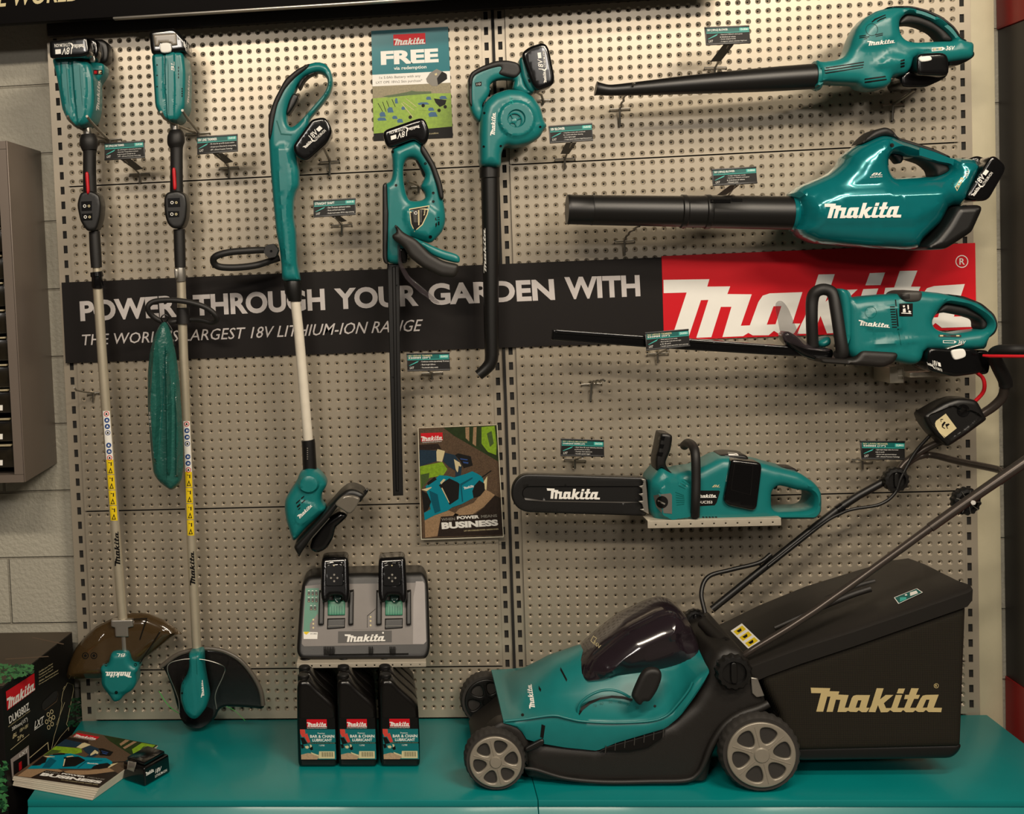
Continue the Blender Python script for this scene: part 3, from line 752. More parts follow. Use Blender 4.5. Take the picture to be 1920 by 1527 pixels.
for x in (123, 135, 148, 172):
    decal(m_, DKTEAL, [(x, 118), (x + 0.8, 118), (x + 7, 200), (x + 6.2, 200)], sf, 0.0003)
m_.build('motor_housing', r)
batt(r, q4(0, 0, [(392,325),(410,318),(655,288),(675,300),(690,400),(680,425),(640,440),(402,450),(394,430)]), 0.20, 0.03, [(160.5, 99), (103, 104), (102, 82), (158, 78)])
batt(r, q4(0, 0, [(470,325),(715,298),(745,320),(760,420),(720,470),(640,450),(480,440)]), 0.12, 0.03, button=([(164, 102), (176, 98), (180, 117), (168, 118)], 0.155))
m_ = MB(); puff(m_, BLK, q4(0, 0, [(500,320),(780,304),(820,330),(832,400),(825,470),(790,490),(740,485),(640,450),(500,440)]), 0.05, 0.028, 0.01, 0.008)
m_.build('battery_mount', r)
grip(r, [(163, 240, .12, 8.5), (165, 256, .12, 8.5)], 'neck', SIL, curve=0)
grip(r, [(165, 252, .12, 13), (166, 262, .12, 17), (167, 272, .12, 17), (168, 282, .12, 14), (168, 286, .12, 12.5), (168, 330, .118, 12.5), (169, 366, .116, 13)], 'grip')
m_ = MB(); puff(m_, REDP, [(159.5, 323), (166, 322), (168.5, 362), (163, 366)], 0.145, 0.006, 0.004, cell=.004); m_.build('lock_lever', r)
control_box(r, [(155, 362), (175, 358), (190, 366), (194, 385), (192, 410), (185, 433), (168, 435), (155, 415), (149, 385)], 0.115, 0.03,
            [[(152, 378), (172, 377), (172, 395), (153, 396)], [(153, 401), (173, 400), (173, 413), (155, 414)]])
grip(r, [(177, 434, .11, 10.5), (179, 470, .11, 11), (181, 502, .11, 10.5)], 'lower_grip')
grip(r, [(181, 500, .11, 7.5), (182, 512, .11, 7.5)], 'inner_tube', ALU, curve=0)
grip(r, [(181, 510, .11, 12), (182, 518, .11, 12.5), (182, 520, .11, 10.5), (183, 536, .11, 11.5), (183, 541, .11, 9.5)], 'clamp_collar', GBLK, curve=0)
m_ = MB(); tpx(m_, ALU, [(183, 538, .105, 9.3), (198, 757, .1, 9.2), (224, 1089, .09, 9.2), (232, 1180, .085, 9.2)], 24, curve=6)
sf = onM(m_, 0.1)
pole_label(m_, 199.5, 775, 214, 975, 771, 862, 978, 6.6, .1, 9, sf)
logo(m_, BPRINT, [(215, 1062), (214, 998), (222, 997), (226, 1060)], sf, 0.0006, step=3)
m_.build('pole', r)
m_ = MB(); puff(m_, SIL, [(210, 1161), (250, 1160), (252, 1173), (242, 1175), (243, 1192), (218, 1192), (217, 1175), (210, 1173)], 0.09, 0.014, 0.003, 0.003, cell=.006, rnd=0)
tpx(m_, SIL, [(232, 1172, .085, 10), (235, 1218, .085, 10)], 16)
m_.build('clamp_bracket', r)
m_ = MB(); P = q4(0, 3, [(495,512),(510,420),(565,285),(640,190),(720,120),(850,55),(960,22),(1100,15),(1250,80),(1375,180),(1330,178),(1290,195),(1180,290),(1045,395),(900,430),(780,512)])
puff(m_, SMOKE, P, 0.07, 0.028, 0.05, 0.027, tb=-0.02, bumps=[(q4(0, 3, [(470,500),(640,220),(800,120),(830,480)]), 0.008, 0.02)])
sf = onM(m_, 0.1)
for x in (160, 176):
    decal(m_, BPRINT, circ(x, 1230, 6.3, 20), sf, 0.0004, [circ(x, 1230, 4.7, 20)]); decal(m_, BPRINT, circ(x, 1230, 2.8, 10), sf, 0.0004)
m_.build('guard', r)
m_ = MB()
for A in ([(247,1162,.1,1),(276,1160,.1,1.2)], [(300,1185,.1,1),(262,1245,.1,1)], [(275,1160,.1,1.2),(262,1200,.1,1)]): tpx(m_, GBLK, A, 6)
m_.build('guard_ribs', r)
m_ = MB(); puff(m_, TEAL, q4(0, 3, [(850,290),(980,285),(1000,375),(1050,395),(1052,430),(1035,450),(1042,520),(1010,575),(950,605),(920,650),(870,662),(838,610),(800,565),(775,520),(780,450),(768,420),(780,390),(830,380)]), 0.085, 0.04, 0.02, 0.016,
     bumps=[(q4(0, 3, [(800,430),(1020,430),(1020,520),(960,590),(850,595),(790,520)]), 0.004, 0.008)])
sf = onM(m_, 0.1)
logo(m_, WHITE, [(246.5, 1271), (197.5, 1271), (197.5, 1260), (246.5, 1260)], sf)
text(m_, WHITE, 'BL', [(235, 1232), (219, 1232), (219, 1226), (235, 1226)], sf, ital=1)
for x, y in ((199, 1247), (254, 1247), (218, 1299)): decal(m_, BPRINT, circ(x, y, 3, 14), sf, 0.0004)
m_.build('motor_head', r)

# ---- second line trimmer
r = thing('line_trimmer', 'second line trimmer from the left, loop handle and green bag, single battery on top', 'line trimmer', W(365, 1360, 0.13))
m_ = MB(); puff(m_, TEAL, q4(0, 0, [(1165,430),(1260,422),(1350,408),(1400,420),(1418,560),(1412,820),(1370,905),(1340,928),(1290,928),(1240,900),(1192,820),(1178,600)]), 0.13, 0.06, 0.016, 0.013, bumps=[(q4(0, 0, [(1185,425),(1260,420),(1262,700),(1280,930),(1240,890),(1200,820),(1188,600)]), .004, .004), (q4(0, 0, [(1266,420),(1345,405),(1350,700),(1345,925),(1285,930),(1268,700)]), .006, .004)])
sf = onM(m_, 0.13)
text(m_, WHITE, 'BL', q4(0, 0, [(1283,535),(1283,462),(1308,462),(1308,535)]), sf, bold=.6, ital=1)
logo(m_, WHITE, [(350.5, 195), (353, 140), (356, 140), (354.5, 195)], sf)
decal(m_, DKTEAL, q4(0, 0, [(1258,430),(1262,430),(1268,925),(1264,925)]), sf, 0.0003)
for k in range(4): decal(m_, BPRINT, q4(0, 0, [(1336,500+k*24),(1342,500+k*24),(1342,516+k*24),(1336,516+k*24)]), sf, 0.0003); decal(m_, BPRINT, q4(0, 0, [(1362,660+k*18),(1370,660+k*18),(1370,672+k*18),(1362,672+k*18)]), sf, 0.0003)
for y in (487, 565, 650): decal(m_, BPRINT, circ(294.5, y / 4, 1.4, 10), sf, 0.0003)
m_.build('motor_housing', r)
o = batt(r, q4(0, 0, [(1142,262),(1180,250),(1330,232),(1420,330),(1425,420),(1395,402),(1340,412),(1160,432),(1150,345)]), 0.15, 0.045, [(344, 66), (354, 84), (354, 103), (344, 90)])
m_ = MB(); puff(m_, mat('warm_grey_gloss', (120, 112, 100), 0.25), q4(0, 0, [(1148,262),(1322,250),(1330,338),(1290,345),(1280,325),(1200,325),(1192,350),(1162,350)]), 0.195, 0.006, 0.004, cell=.006, rnd=0); m_.build('end_cap', o)
m_ = MB(); puff(m_, WHITE, q4(0, 0, [(1195,325),(1282,320),(1290,395),(1205,402)]), 0.20, 0.006, 0.004, cell=.006); m_.build('release_button', o)
grip(r, [(326, 231, .12, 8), (328, 246, .12, 8)], 'neck', SIL, curve=0)
grip(r, [(329, 244, .12, 11), (330, 254, .12, 16), (330, 268, .12, 16.5), (331, 276, .12, 13), (331, 282, .12, 12), (331, 330, .12, 12), (331, 366, .12, 13)], 'grip')
m_ = MB(); puff(m_, REDP, [(322.5, 315), (329, 314), (331.5, 355), (325, 358)], 0.15, 0.006, 0.004, cell=.004); m_.build('lock_lever', r)
control_box(r, [(316, 362), (338, 358), (351, 366), (354, 385), (352, 412), (345, 429), (328, 430), (317, 420), (312, 400), (311, 372)], 0.12, 0.03,
            [[(314, 372), (337, 371), (338, 388), (315, 389)], [(315, 396), (336, 396), (336, 407), (316, 408)]])
grip(r, [(336, 430, .12, 11), (337, 468, .12, 11), (338, 502, .12, 10.5)], 'lower_grip')
m_ = MB(); tpx(m_, SIL, [(338, 500, .12, 9.5), (338.5, 510, .12, 10.5), (339, 522, .12, 10), (339.5, 528, .12, 9)], 18); puff(m_, SIL, [(326, 504), (334, 503), (336, 520), (329, 525)], .13, .008, .004, cell=.006); m_.build('clamp_collar', r)
m_ = MB(); tpx(m_, ALU, [(339.5, 526, .115, 8.8), (347.5, 757, .11, 8.8), (361, 1064, .1, 8.8), (369, 1220, .1, 8.8)], 24, curve=6)
sf = onM(m_, 0.1)
pole_label(m_, 350, 795, 358, 1005, 790, 885, 1006, 6.3, .1, 9, sf)
logo(m_, BPRINT, [(356, 1098), (356, 1035), (363.5, 1034), (366.5, 1097)], sf, 0.0006, step=3)
m_.build('pole', r)
m_ = MB(); tpx(m_, RUB, [(305, 604, .14, 5.2), (285, 592, .15, 5.2), (277, 577, .16, 5.2), (288, 566, .16, 5.2), (320, 563, .16, 5.2), (355, 567, .16, 5.2), (386, 577, .155, 5.2), (404, 591, .15, 5.2), (406, 601, .14, 5.2), (396, 605, .13, 5), (375, 600, .12, 5), (345, 600, .11, 5), (322, 604, .12, 5)], 12, closed=True, curve=6)
tpx(m_, RUB, [(343, 577, .115, 13), (344, 607, .115, 13)], 18); m_.build('loop_handle', r)
m_ = MB(); P = q4(0, 3, [(1215,415),(1280,360),(1340,325),(1430,292),(1540,275),(1620,278),(1700,298),(1790,345),(1860,410),(1930,510),(1970,600),(1990,690),(1975,738),(1900,728),(1790,720),(1680,718),(1640,745),(1620,800),(1560,858),(1480,875),(1410,845),(1360,790),(1330,720),(1300,600),(1250,470)])
puff(m_, SMOKE2, P, 0.075, 0.012, 0.012, 0.01, tb=0.0, bumps=[])
# raised rim, its highlight painted in as grey
rim = q4(0, 3, [(1215,415),(1330,328),(1430,292),(1540,275),(1620,278),(1700,298),(1790,345),(1860,410),(1930,510),(1970,600),(1985,700)])
tpx(m_, mat('rim_highlight_grey', (84, 78, 70), 0.35), [(x - 3, y + 3, 0.085, 4.5) for x, y in rim], 10, curve=5); m_.build('guard', r)
m_ = MB(); lathe(m_, GBLK, [(0.01, 0.0), (0.043, 0.002), (0.047, 0.012), (0.047, 0.028), (0.035, 0.03), (0.0, 0.03)], W(371, 1330, 0.06) , (0, -1, 0.25), 32); m_.build('line_spool', r)
m_ = MB(); puff(m_, TEAL, q4(0, 3, [(1420,300),(1475,292),(1530,285),(1535,420),(1548,500),(1575,640),(1555,715),(1490,795),(1440,795),(1390,740),(1358,640),(1362,540),(1405,480),(1428,400)]), 0.12, 0.035, 0.024, 0.022, bumps=[(q4(0, 3, [(1420,310),(1460,310),(1480,500),(1500,780),(1400,730),(1370,640),(1380,540),(1420,470)]), 0.003, 0.006)])
sf = onM(m_, 0.12); logo(m_, WHITE, q4(0, 3, [(1507,655),(1512,520),(1520,520),(1533,640)]), sf)
decal(m_, DKTEAL, q4(0, 3, [(1468,295),(1472,295),(1480,480),(1476,480)]), sf, 0.0003)
for x, y in ((1370, 545), (1365, 622)): decal(m_, BPRINT, circ(x / 4, 1145 + y / 4, 2, 10), sf, 0.0003)
m_.build('motor_head', r)
m_ = MB(); tpx(m_, SIL, [(p[0], p[1], .15 if 2 < i < 9 else .12, 0.9) for i, p in enumerate(q4(0, 3, [(1345,770),(1340,680),(1310,590),(1258,460),(1270,400),(1350,372),(1450,364),(1560,376),(1660,410),(1688,440),(1670,500),(1615,630),(1625,740)]))], 8, curve=5); m_.build('wire_guard', r)
m_ = MB(); tpx(m_, mat('green_nylon_line', (60, 170, 70), .4), [(p[0], p[1], .1, 0.7) for p in q4(0, 3, [(1192,605),(1230,670),(1280,730),(1340,772)])], 6, curve=5)
tpx(m_, MATS['green_nylon_line'], [(p[0], p[1], .1, 0.4) for p in q4(0, 3, [(1700,718),(1770,760),(1840,830)])], 6, curve=5); m_.build('cutting_line', r)

# ---- green bag tied to the loop handle
NYL = mat('green_nylon', (34, 88, 80), 0.28, noise=0.12, scale=30, bump=0.5, bscale=70, bdist=0.006)
m_ = MB(); P = [(306, 603), (298, 612), (290, 628), (281, 660), (277, 700), (277, 760), (281, 820), (285, 862), (288, 888), (298, 903), (312, 914), (321, 920), (331, 914), (340, 903), (344, 880), (344, 830), (341, 780), (337, 720), (331, 670), (323, 630), (316, 610), (312, 603)]
puff(m_, NYL, P, 0.165, 0.028, 0.035, bumps=[([(290, 640), (300, 630), (306, 760), (298, 880), (288, 850), (282, 760)], 0.018, 0.008), ([(313, 640), (320, 655), (326, 760), (325, 880), (316, 905), (314, 760)], 0.020, 0.007), ([(328, 680), (334, 720), (341, 800), (339, 890), (332, 895), (332, 780)], 0.014, 0.005)], cell=.006)
sf = onM(m_, .16)
decal(m_, DKTEAL, [(309.5, 622), (310.5, 622), (309, 700), (304, 790), (297, 870), (296, 870), (303, 790), (308, 700)], sf, 0.0003)
for k in range(5): decal(m_, WHITE, [(279, 773 + k * 7.5), (283.5, 772 + k * 7.5), (284, 777.5 + k * 7.5), (280, 778.5 + k * 7.5)], sf, 0.0004)
bag = m_.build('nylon_pouch'); tag(bag, 'teal-green drawstring pouch tied to the loop handle of the second trimmer', 'bag')
m_ = MB(); tpx(m_, BLK, [(305, 603, .17, 1.6), (302, 596, .18, 1.4), (309, 590, .18, 1.2), (316, 595, .18, 1.4), (312, 603, .17, 1.6)], 8, closed=True, curve=5); tpx(m_, BLK, [(313, 604, .17, 1.4), (323, 620, .175, 1.2), (328, 648, .17, 1.2)], 8, curve=4)
o = m_.build('drawstring'); o.parent = bag
# ================================================================== GRASS TRIMMER (third from the left)
r = thing('grass_trimmer', 'grass trimmer with a big closed teal loop handle, white shaft and tilted head', 'grass trimmer', W(590, 1020, 0.1))
O = q4(1, 0, [(100,1050),(104,900),(130,780),(190,660),(280,555),(380,492),(465,470),(530,488),(570,550),(580,630),(555,710),(500,785),(440,855),(400,900),(400,960),(300,1110),(300,1160),(325,1270),(325,1400),(300,1440),(285,1500),(283,1560),(284,1640),(300,1728),(310,1978),(332,2085),(332,2108),(200,2108),(192,1960),(180,1860),(158,1760),(150,1680),(135,1527),(112,1250)])
Hh = q4(1, 0, [(235,900),(236,850),(252,780),(300,690),(318,640),(355,585),(430,556),(490,548),(535,585),(542,640),(515,705),(455,775),(400,838),(355,890),(310,935),(270,962),(245,945)])
m_ = MB(); puff(m_, TEAL, O, 0.12, 0.032, 0.02, 0.018, holes=[Hh], bumps=[(q4(1, 0, [(150,1100),(250,1100),(290,1300),(300,1420),(255,1500),(260,1700),(290,2000),(220,2000),(190,1700),(165,1400)]), 0.006, 0.008)])
sf = onM(m_, .12)
decal(m_, DKTEAL, q4(1, 0, [(150,905),(160,905),(190,1000),(270,1008),(268,1016),(185,1010)]), sf, 0.0003)
text(m_, DKTEAL, 'LXT', q4(1, 0, [(350,975),(385,930),(400,940),(365,985)]), sf, 0.0004, .3, 1)
m_.build('housing', r)
m_ = MB(); puff(m_, RUB, q4(1, 0, [(100,1045),(100,935),(105,870),(145,755),(225,605),(315,530),(410,483),(398,520),(300,595),(222,685),(168,800),(147,900),(136,960),(128,1010),(112,1055)]), 0.125, 0.032, 0.008, 0.007); m_.build('handle_grip', r)
m_ = MB(); puff(m_, RUB, q4(1, 0, [(318,640),(352,590),(430,553),(470,548),(400,575),(360,620),(340,665),(322,680)]), 0.13, 0.026, 0.006, 0.005, cell=.004); m_.build('grip_inner', r)
m_ = MB(); puff(m_, BLK, q4(1, 0, [(285,702),(326,728),(305,780),(275,830),(245,868),(228,858),(242,800),(262,740)]), 0.125, 0.022, 0.006, 0.005, cell=.004); m_.build('trigger', r)
batt(r, q4(1, 0, [(285,1110),(300,1080),(425,905),(520,888),(560,940),(577,1000),(540,1080),(400,1208),(365,1212),(300,1170)]), 0.14, 0.036, q4(1, 0, [(320,1088),(475,935),(528,985),(385,1120)]))
m_ = MB(); puff(m_, GBLK, q4(1, 0, [(440,1120),(560,985),(578,990),(570,1040),(470,1140),(420,1200),(400,1200)]), 0.115, 0.03, 0.008, 0.007, cell=.004); m_.build('battery_rear', r)
m_ = MB(); tpx(m_, RUB, [(522, 470, .14, 6), (500, 469, .15, 6), (470, 470, .17, 6.5), (432, 473, .18, 6.5), (406, 480, .18, 6.5), (400, 490, .17, 6.5), (410, 500, .16, 6.5), (440, 502, .15, 6.5), (478, 498, .13, 6.5), (508, 489, .12, 6), (524, 484, .12, 6)], 14, curve=6)
m_.build('loop_handle', r)
m_ = MB(); lathe(m_, RUB, [(.004, .03), (.017, .03), (.018, .012), (.018, .0)], W(510, 471, 0.135), (0, -1, 0), 24, mod=lambda a, h, k: a * (1 + .08 * (k % 4 < 2) * (a > .01))); sf = onM(m_, .14); decal(m_, GBLK, circ(508.5, 471, 2.5, 6), sf, 0.0004); m_.build('handle_knob', r)
m_ = MB(); tpx(m_, BLK, [(549, 527, .12, 15.5), (549, 532, .12, 16.5), (550, 548, .12, 16), (553, 560, .12, 13), (553, 565, .12, 12)], 24); m_.build('collar', r)
m_ = MB(); tpx(m_, OFFW, [(553.5, 562, .12, 9.3), (560, 620, .12, 9.3), (578, 828, .12, 9.3)], 24); m_.build('shaft', r)
m_ = MB(); tpx(m_, BLK, [(577.5, 825, .12, 12.8), (578.5, 832, .12, 12.8), (581, 882, .12, 13.2)], 22); sf = onM(m_, .12)
for k in range(6): decal(m_, GREY, [(575.5, 840 + k * 4), (577.5, 840 + k * 4), (577.5, 842 + k * 4), (575.5, 842 + k * 4)], sf, .0003)
m_.build('lower_sleeve', r)
m_ = MB(); puff(m_, TEAL, q4(1, 2, [(310,545),(332,480),(390,448),(455,458),(505,500),(540,560),(520,600),(495,640),(492,700),(535,745),(480,800),(380,890),(285,1000),(262,930),(235,850),(220,760),(222,690),(245,640)]), 0.12, 0.045, 0.03, 0.026,
     bumps=[(q4(1, 2, [(322,545),(340,500),(390,470),(450,480),(490,530),(480,590),(430,625),(370,620),(330,590)]), 0.010, 0.006), (q4(1, 2, [(290,780),(340,660),(470,700),(500,760),(360,865),(300,850)]), 0.003, 0.006)])
sf = onM(m_, .12)
logo(m_, WHITE, q4(1, 2, [(308,815),(412,722),(424,742),(326,840)]), sf)
for P in ([(300,715),(330,690),(332,700),(302,727)], [(338,680),(362,662),(362,672),(340,692)], [(306,742),(330,722),(334,734),(312,755)], [(340,715),(368,690),(370,700),(344,722)], [(315,765),(332,750),(332,760),(318,772)]): decal(m_, BPRINT, q4(1, 2, P), sf, .0003)
m_.build('head_housing', r)
m_ = MB(); puff(m_, BLK, q4(1, 2, [(295,1025),(300,1005),(480,812),(535,745),(640,625),(700,583),(760,592),(820,625),(812,650),(790,690),(640,690),(560,800),(440,930),(350,1060),(335,1090)]), 0.13, 0.055, 0.012, 0.01)
m_.build('skirt', r)
m_ = MB(); puff(m_, GBLK, q4(1, 2, [(490,860),(640,760),(700,790),(640,850),(600,880),(590,940),(570,985),(535,1040),(465,1075),(405,1045),(430,960)]), 0.11, 0.04, 0.012, 0.01); m_.build('spool_cover', r)
m_ = MB(); puff(m_, mat('guard_glint_grey', (120, 114, 104), 0.12, .3), q4(1, 2, [(590,720),(650,660),(720,655),(790,680),(740,770),(700,805),(650,770),(600,740)]), 0.185, 0.006, 0.006, cell=.006)
m_.build('guard_glint', r)  # grey plate added for the silver reflection on the black guard
m_ = MB(); tpx(m_, SIL, [(562, 1035, .17, 1.4), (617, 972, .17, 1.4)], 8); m_.build('line_cutter', r)
m_ = MB(); puff(m_, GBLK, q4(1, 2, [(785,660),(825,600),(848,615),(835,640),(800,685)]), 0.14, 0.012, .004, cell=.005); m_.build('guard_tab', r)

# ================================================================== UPRIGHT HEDGE TRIMMER
r = thing('hedge_trimmer', 'upright teal hedge trimmer hanging point down with a black blade cover', 'hedge trimmer', W(745, 930, 0.12))
O = q4(1, 0, [(1010,1125),(1190,1045),(1240,1078),(1262,1112),(1300,1180),(1342,1250),(1380,1370),(1405,1527),(1416,1600),(1418,1660),(1400,1730),(1365,1775),(1308,1828),(1150,1780),(1135,1960),(1060,1985),(985,1970),(955,1900),(950,1527),(955,1400),(980,1378),(1010,1362),(1026,1300),(1022,1190)])
Hh = q4(1, 0, [(1104,1260),(1118,1210),(1150,1190),(1200,1196),(1235,1255),(1272,1320),(1240,1385),(1232,1410),(1262,1440),(1272,1485),(1240,1510),(1150,1512),(1125,1460),(1106,1360)])
m_ = MB(); puff(m_, TEAL, O, 0.13, 0.042, 0.025, 0.022, holes=[Hh], bumps=[(q4(1, 1, [(1090,30),(1300,0),(1380,60),(1390,170),(1300,280),(1150,235),(1100,150)]), .008, .014)])
sf = onM(m_, .13)
P = q4(1, 1, [(1148,38),(1302,12),(1288,80),(1250,160),(1188,212),(1160,150)]); decal(m_, CREAM, P, sf, .0003)
P = q4(1, 1, [(1155,44),(1294,20),(1280,80),(1244,155),(1190,202),(1166,150)]); decal(m_, BPRINT, P, sf, .0006)
for k in range(6): decal(m_, GREY, q4(1, 1, [(1180+k*12,50-k*2),(1183+k*12,50-k*2),(1190+k*10,140),(1187+k*10,140)]), sf, .0009)
decal(m_, CREAM, q4(1, 1, [(1215,50),(1224,48),(1226,160),(1217,164)]), sf, .001); decal(m_, WHITE, circ(*q4(1, 1, [(1198,70)])[0], 3, 12), sf, .001, [circ(*q4(1, 1, [(1198,70)])[0], 2, 12)])
logo(m_, CREAM, q4(1, 1, [(1255,90),(1262,40),(1272,38),(1266,88)]), sf, .001)
for P in ([(1345,105),(1352,105),(1350,125),(1344,125)], [(1362,100),(1376,100),(1376,106),(1362,106)], [(1352,120),(1376,116),(1376,122),(1352,126)], [(1345,150),(1356,140),(1358,160),(1348,180)], [(1365,135),(1375,132),(1376,160),(1364,164)]): decal(m_, BPRINT, q4(1, 1, P), sf, .0003)
for x, y in ((1025,1140),(1270,1227),(1050,1390),(1330,1448),(1330,1512)): decal(m_, BPRINT, circ(480 + x / 4, y / 4, 2.6, 12), sf, .0003)
decal(m_, BPRINT, circ(480 + 1308 / 4, 382 + 250 / 4, 3.3, 12), sf, .0003)
m_.build('housing', r)
m_ = MB(); puff(m_, RUB, q4(1, 0, [(1238,1088),(1272,1128),(1342,1250),(1392,1390),(1406,1500),(1372,1502),(1350,1400),(1302,1260),(1225,1140)]), 0.13, 0.048, 0.008, 0.007); m_.build('handle_grip', r)
m_ = MB(); puff(m_, BLK, q4(1, 0, [(1190,1165),(1235,1170),(1275,1240),(1300,1300),(1285,1330),(1255,1330),(1225,1250),(1195,1200)]), 0.125, 0.03, 0.008, 0.007, cell=.004); puff(m_, BLK, q4(1, 0, [(1228,1395),(1250,1385),(1270,1400),(1280,1440),(1255,1445)]), .125, .02, .004, cell=.004); m_.build('trigger', r)
m_ = MB(); puff(m_, BLK, q4(1, 0, [(950,1400),(960,1385),(984,1380),(990,1560),(995,1600),(990,1800),(985,1960),(1000,1985),(965,1978),(950,1940)]), 0.13, 0.046, 0.006, 0.005); m_.build('front_cover', r)
batt(r, q4(1, 0, [(952,1020),(968,985),(1225,895),(1262,905),(1282,945),(1298,1000),(1288,1060),(1252,1102),(1185,1048),(1000,1118),(975,1095)]), 0.15, 0.034, q4(1, 0, [(1235,985),(1010,1060),(1000,985),(1222,925)]), R=.01)
m_ = MB(); P = q4(1, 1, [(1035,160),(1060,165),(1100,215),(1200,268),(1300,372),(1400,430),(1520,455),(1515,520),(1480,556),(1380,546),(1250,480),(1150,400),(1110,330),(1062,292),(1025,262),(1020,235),(1060,215)])
puff(m_, DECK, P, 0.19, 0.03, 0.012, 0.01); m_.build('hand_guard', r)
m_ = MB(); puff(m_, TEAL, q4(1, 1, [(1110,235),(1200,262),(1300,308),(1400,350),(1500,378),(1528,405),(1522,450),(1420,425),(1320,385),(1220,300)]), 0.165, 0.03, 0.01, 0.008); m_.build('guard_arm', r)
m_ = MB(); puff(m_, CLEARG, q4(1, 1, [(1058,300),(1085,310),(1092,440),(1150,545),(1260,635),(1388,752),(1340,748),(1210,655),(1115,560),(1062,450)]), 0.18, 0.004, 0.003, cell=.006); m_.build('clear_shield', r)
m_ = MB(); puff(m_, GBLK, q4(1, 1, [(1070,330),(1130,340),(1140,410),(1125,450),(1085,445),(1068,400)]), 0.14, 0.035, 0.006, 0.005, cell=.006); m_.build('blade_clamp', r)
m_ = MB(); P = [(726, 495), (749, 495), (751, 700), (756, 928), (737, 929), (731, 700)]
puff(m_, BLK, P, 0.13, 0.012, 0.003, 0.0025, rnd=0, bumps=[([(735, 500), (742, 500), (748, 920), (742, 920)], 0.003, 0.002)])
m_.build('blade_cover', r)

# ================================================================== POSTER
r = thing('poster', 'teal FREE battery poster on the perforated panel behind the upright hedge trimmer', 'poster', W(770, 258, 0.003))
PQ = [(696, 58), (840, 50), (849, 258), (701, 264)]
m_ = MB(); a = [W(x, y, 0.0022) for x, y in PQ]; hexa(m_, WHITE, a + [p + np.array([0, -0.0008, 0]) for p in a], 0); q = qmap(PQ); sf = onY(0.003)
TP = mat('poster_teal', (0, 108, 118), 0.25, noise=0.05, scale=8)
Q = lambda P: [q(u, v) for u, v in P]
decal(m_, TP, Q([(0,0),(1,0),(1,.4),(0,.4)]), sf, .0002)
decal(m_, WHITE, Q([(0,.4),(1,.4),(1,.505),(0,.505)]), sf, .0002)
redlogo(m_, Q([(.285,.045),(.70,.045),(.70,.145),(.285,.145)]), sf)
text(m_, WHITE, 'FREE', Q([(.115,.19),(.86,.19),(.86,.315),(.115,.315)]), sf, .0005, 2.2)
text(m_, WHITE, 'via redemption', Q([(.28,.335),(.70,.335),(.70,.375),(.28,.375)]), sf, .0005, .8)
text(m_, GREY, '1x 5.0Ah Battery with any', Q([(.09,.418),(.62,.418),(.62,.448),(.09,.448)]), sf, .0005, .3)
text(m_, GREY, 'LXT OPE 18Vx2 Skin purchase*', Q([(.045,.46),(.64,.46),(.64,.49),(.045,.49)]), sf, .0005, .3)
WOOD = mat('poster_bare_trees', (132, 122, 92), .4, noise=.3, scale=220); GRS = mat('poster_grass', (128, 160, 40), .35, noise=.25, scale=120); GRD = mat('poster_dark_bush', (62, 84, 34), .4, noise=.3, scale=200)
decal(m_, WOOD, Q([(0,.505),(1,.505),(1,.62),(0,.62)]), sf, .0002); decal(m_, GRS, Q([(0,.615),(.3,.605),(.6,.59),(1,.60),(1,.92),(0,.935)]), sf, .0003)
decal(m_, GRD, Q([(.12,.6),(.3,.585),(.45,.57),(.5,.56),(.56,.57),(.75,.575),(.75,.595),(.5,.60),(.2,.612)]), sf, .0004)
decal(m_, BPRINT, Q([(0,.935),(1,.90),(1,1),(0,1)]), sf, .0004)
text(m_, CREAM, '*See in store for terms and conditions', Q([(.45,.955),(.82,.945),(.82,.96),(.45,.97)]), sf, .0006)
# the pictured battery
decal(m_, GREY, Q([(.69,.46),(.74,.41),(.83,.375),(.95,.42),(.96,.47),(.82,.53),(.76,.525),(.70,.49)]), sf, .0006)
decal(m_, BPRINT, Q([(.83,.46),(.90,.40),(.96,.43),(.96,.47),(.84,.52)]), sf, .0008); decal(m_, CREAM, Q([(.80,.42),(.83,.41),(.835,.43),(.81,.435)]), sf, .001)
PB = mat('poster_tool_blue', (20, 80, 120), .4)
for (u, v, w_, h_) in ((.08,.74,.08,.045),(.18,.70,.08,.05),(.24,.78,.07,.03),(.30,.81,.08,.035),(.28,.62,.04,.05),(.36,.70,.05,.03),(.57,.67,.15,.022),(.68,.62,.07,.03),(.70,.72,.08,.03),(.70,.76,.12,.045),(.85,.62,.10,.03),(.05,.79,.12,.03)):
    decal(m_, PB, Q([(u,v+h_*.4),(u+w_*.3,v),(u+w_*.8,v+h_*.1),(u+w_,v+h_),(u+w_*.1,v+h_)]), sf, .0006)
decal(m_, BPRINT, Q([(.78,.64),(.94,.66),(.92,.70),(.85,.72),(.80,.68)]), sf, .0008)
for P in ([(.06,.66),(.12,.74)], [(.12,.65),(.16,.74)], [(.17,.64),(.20,.70)], [(.24,.63),(.28,.70)], [(.36,.67),(.50,.80)], [(.42,.63),(.55,.71)], [(.38,.66),(.52,.74)], [(.55,.79),(.70,.79)], [(.57,.74),(.70,.75)], [(.57,.82),(.72,.81)]):
    (a0, b0), (a1, b1) = P; decal(m_, BPRINT if a0 > .54 or a0 < .3 else CREAM, Q([(a0,b0),(a0+.008,b0),(a1+.008,b1),(a1,b1)]), sf, .0007)
for u, v in ((.84,.75),(.92,.72),(.64,.70),(.47,.80)): decal(m_, BPRINT, Q(circ(u, v, .022, 12, .016)), sf, .0009)
m_.build('printed_sheet', r, smooth=False)

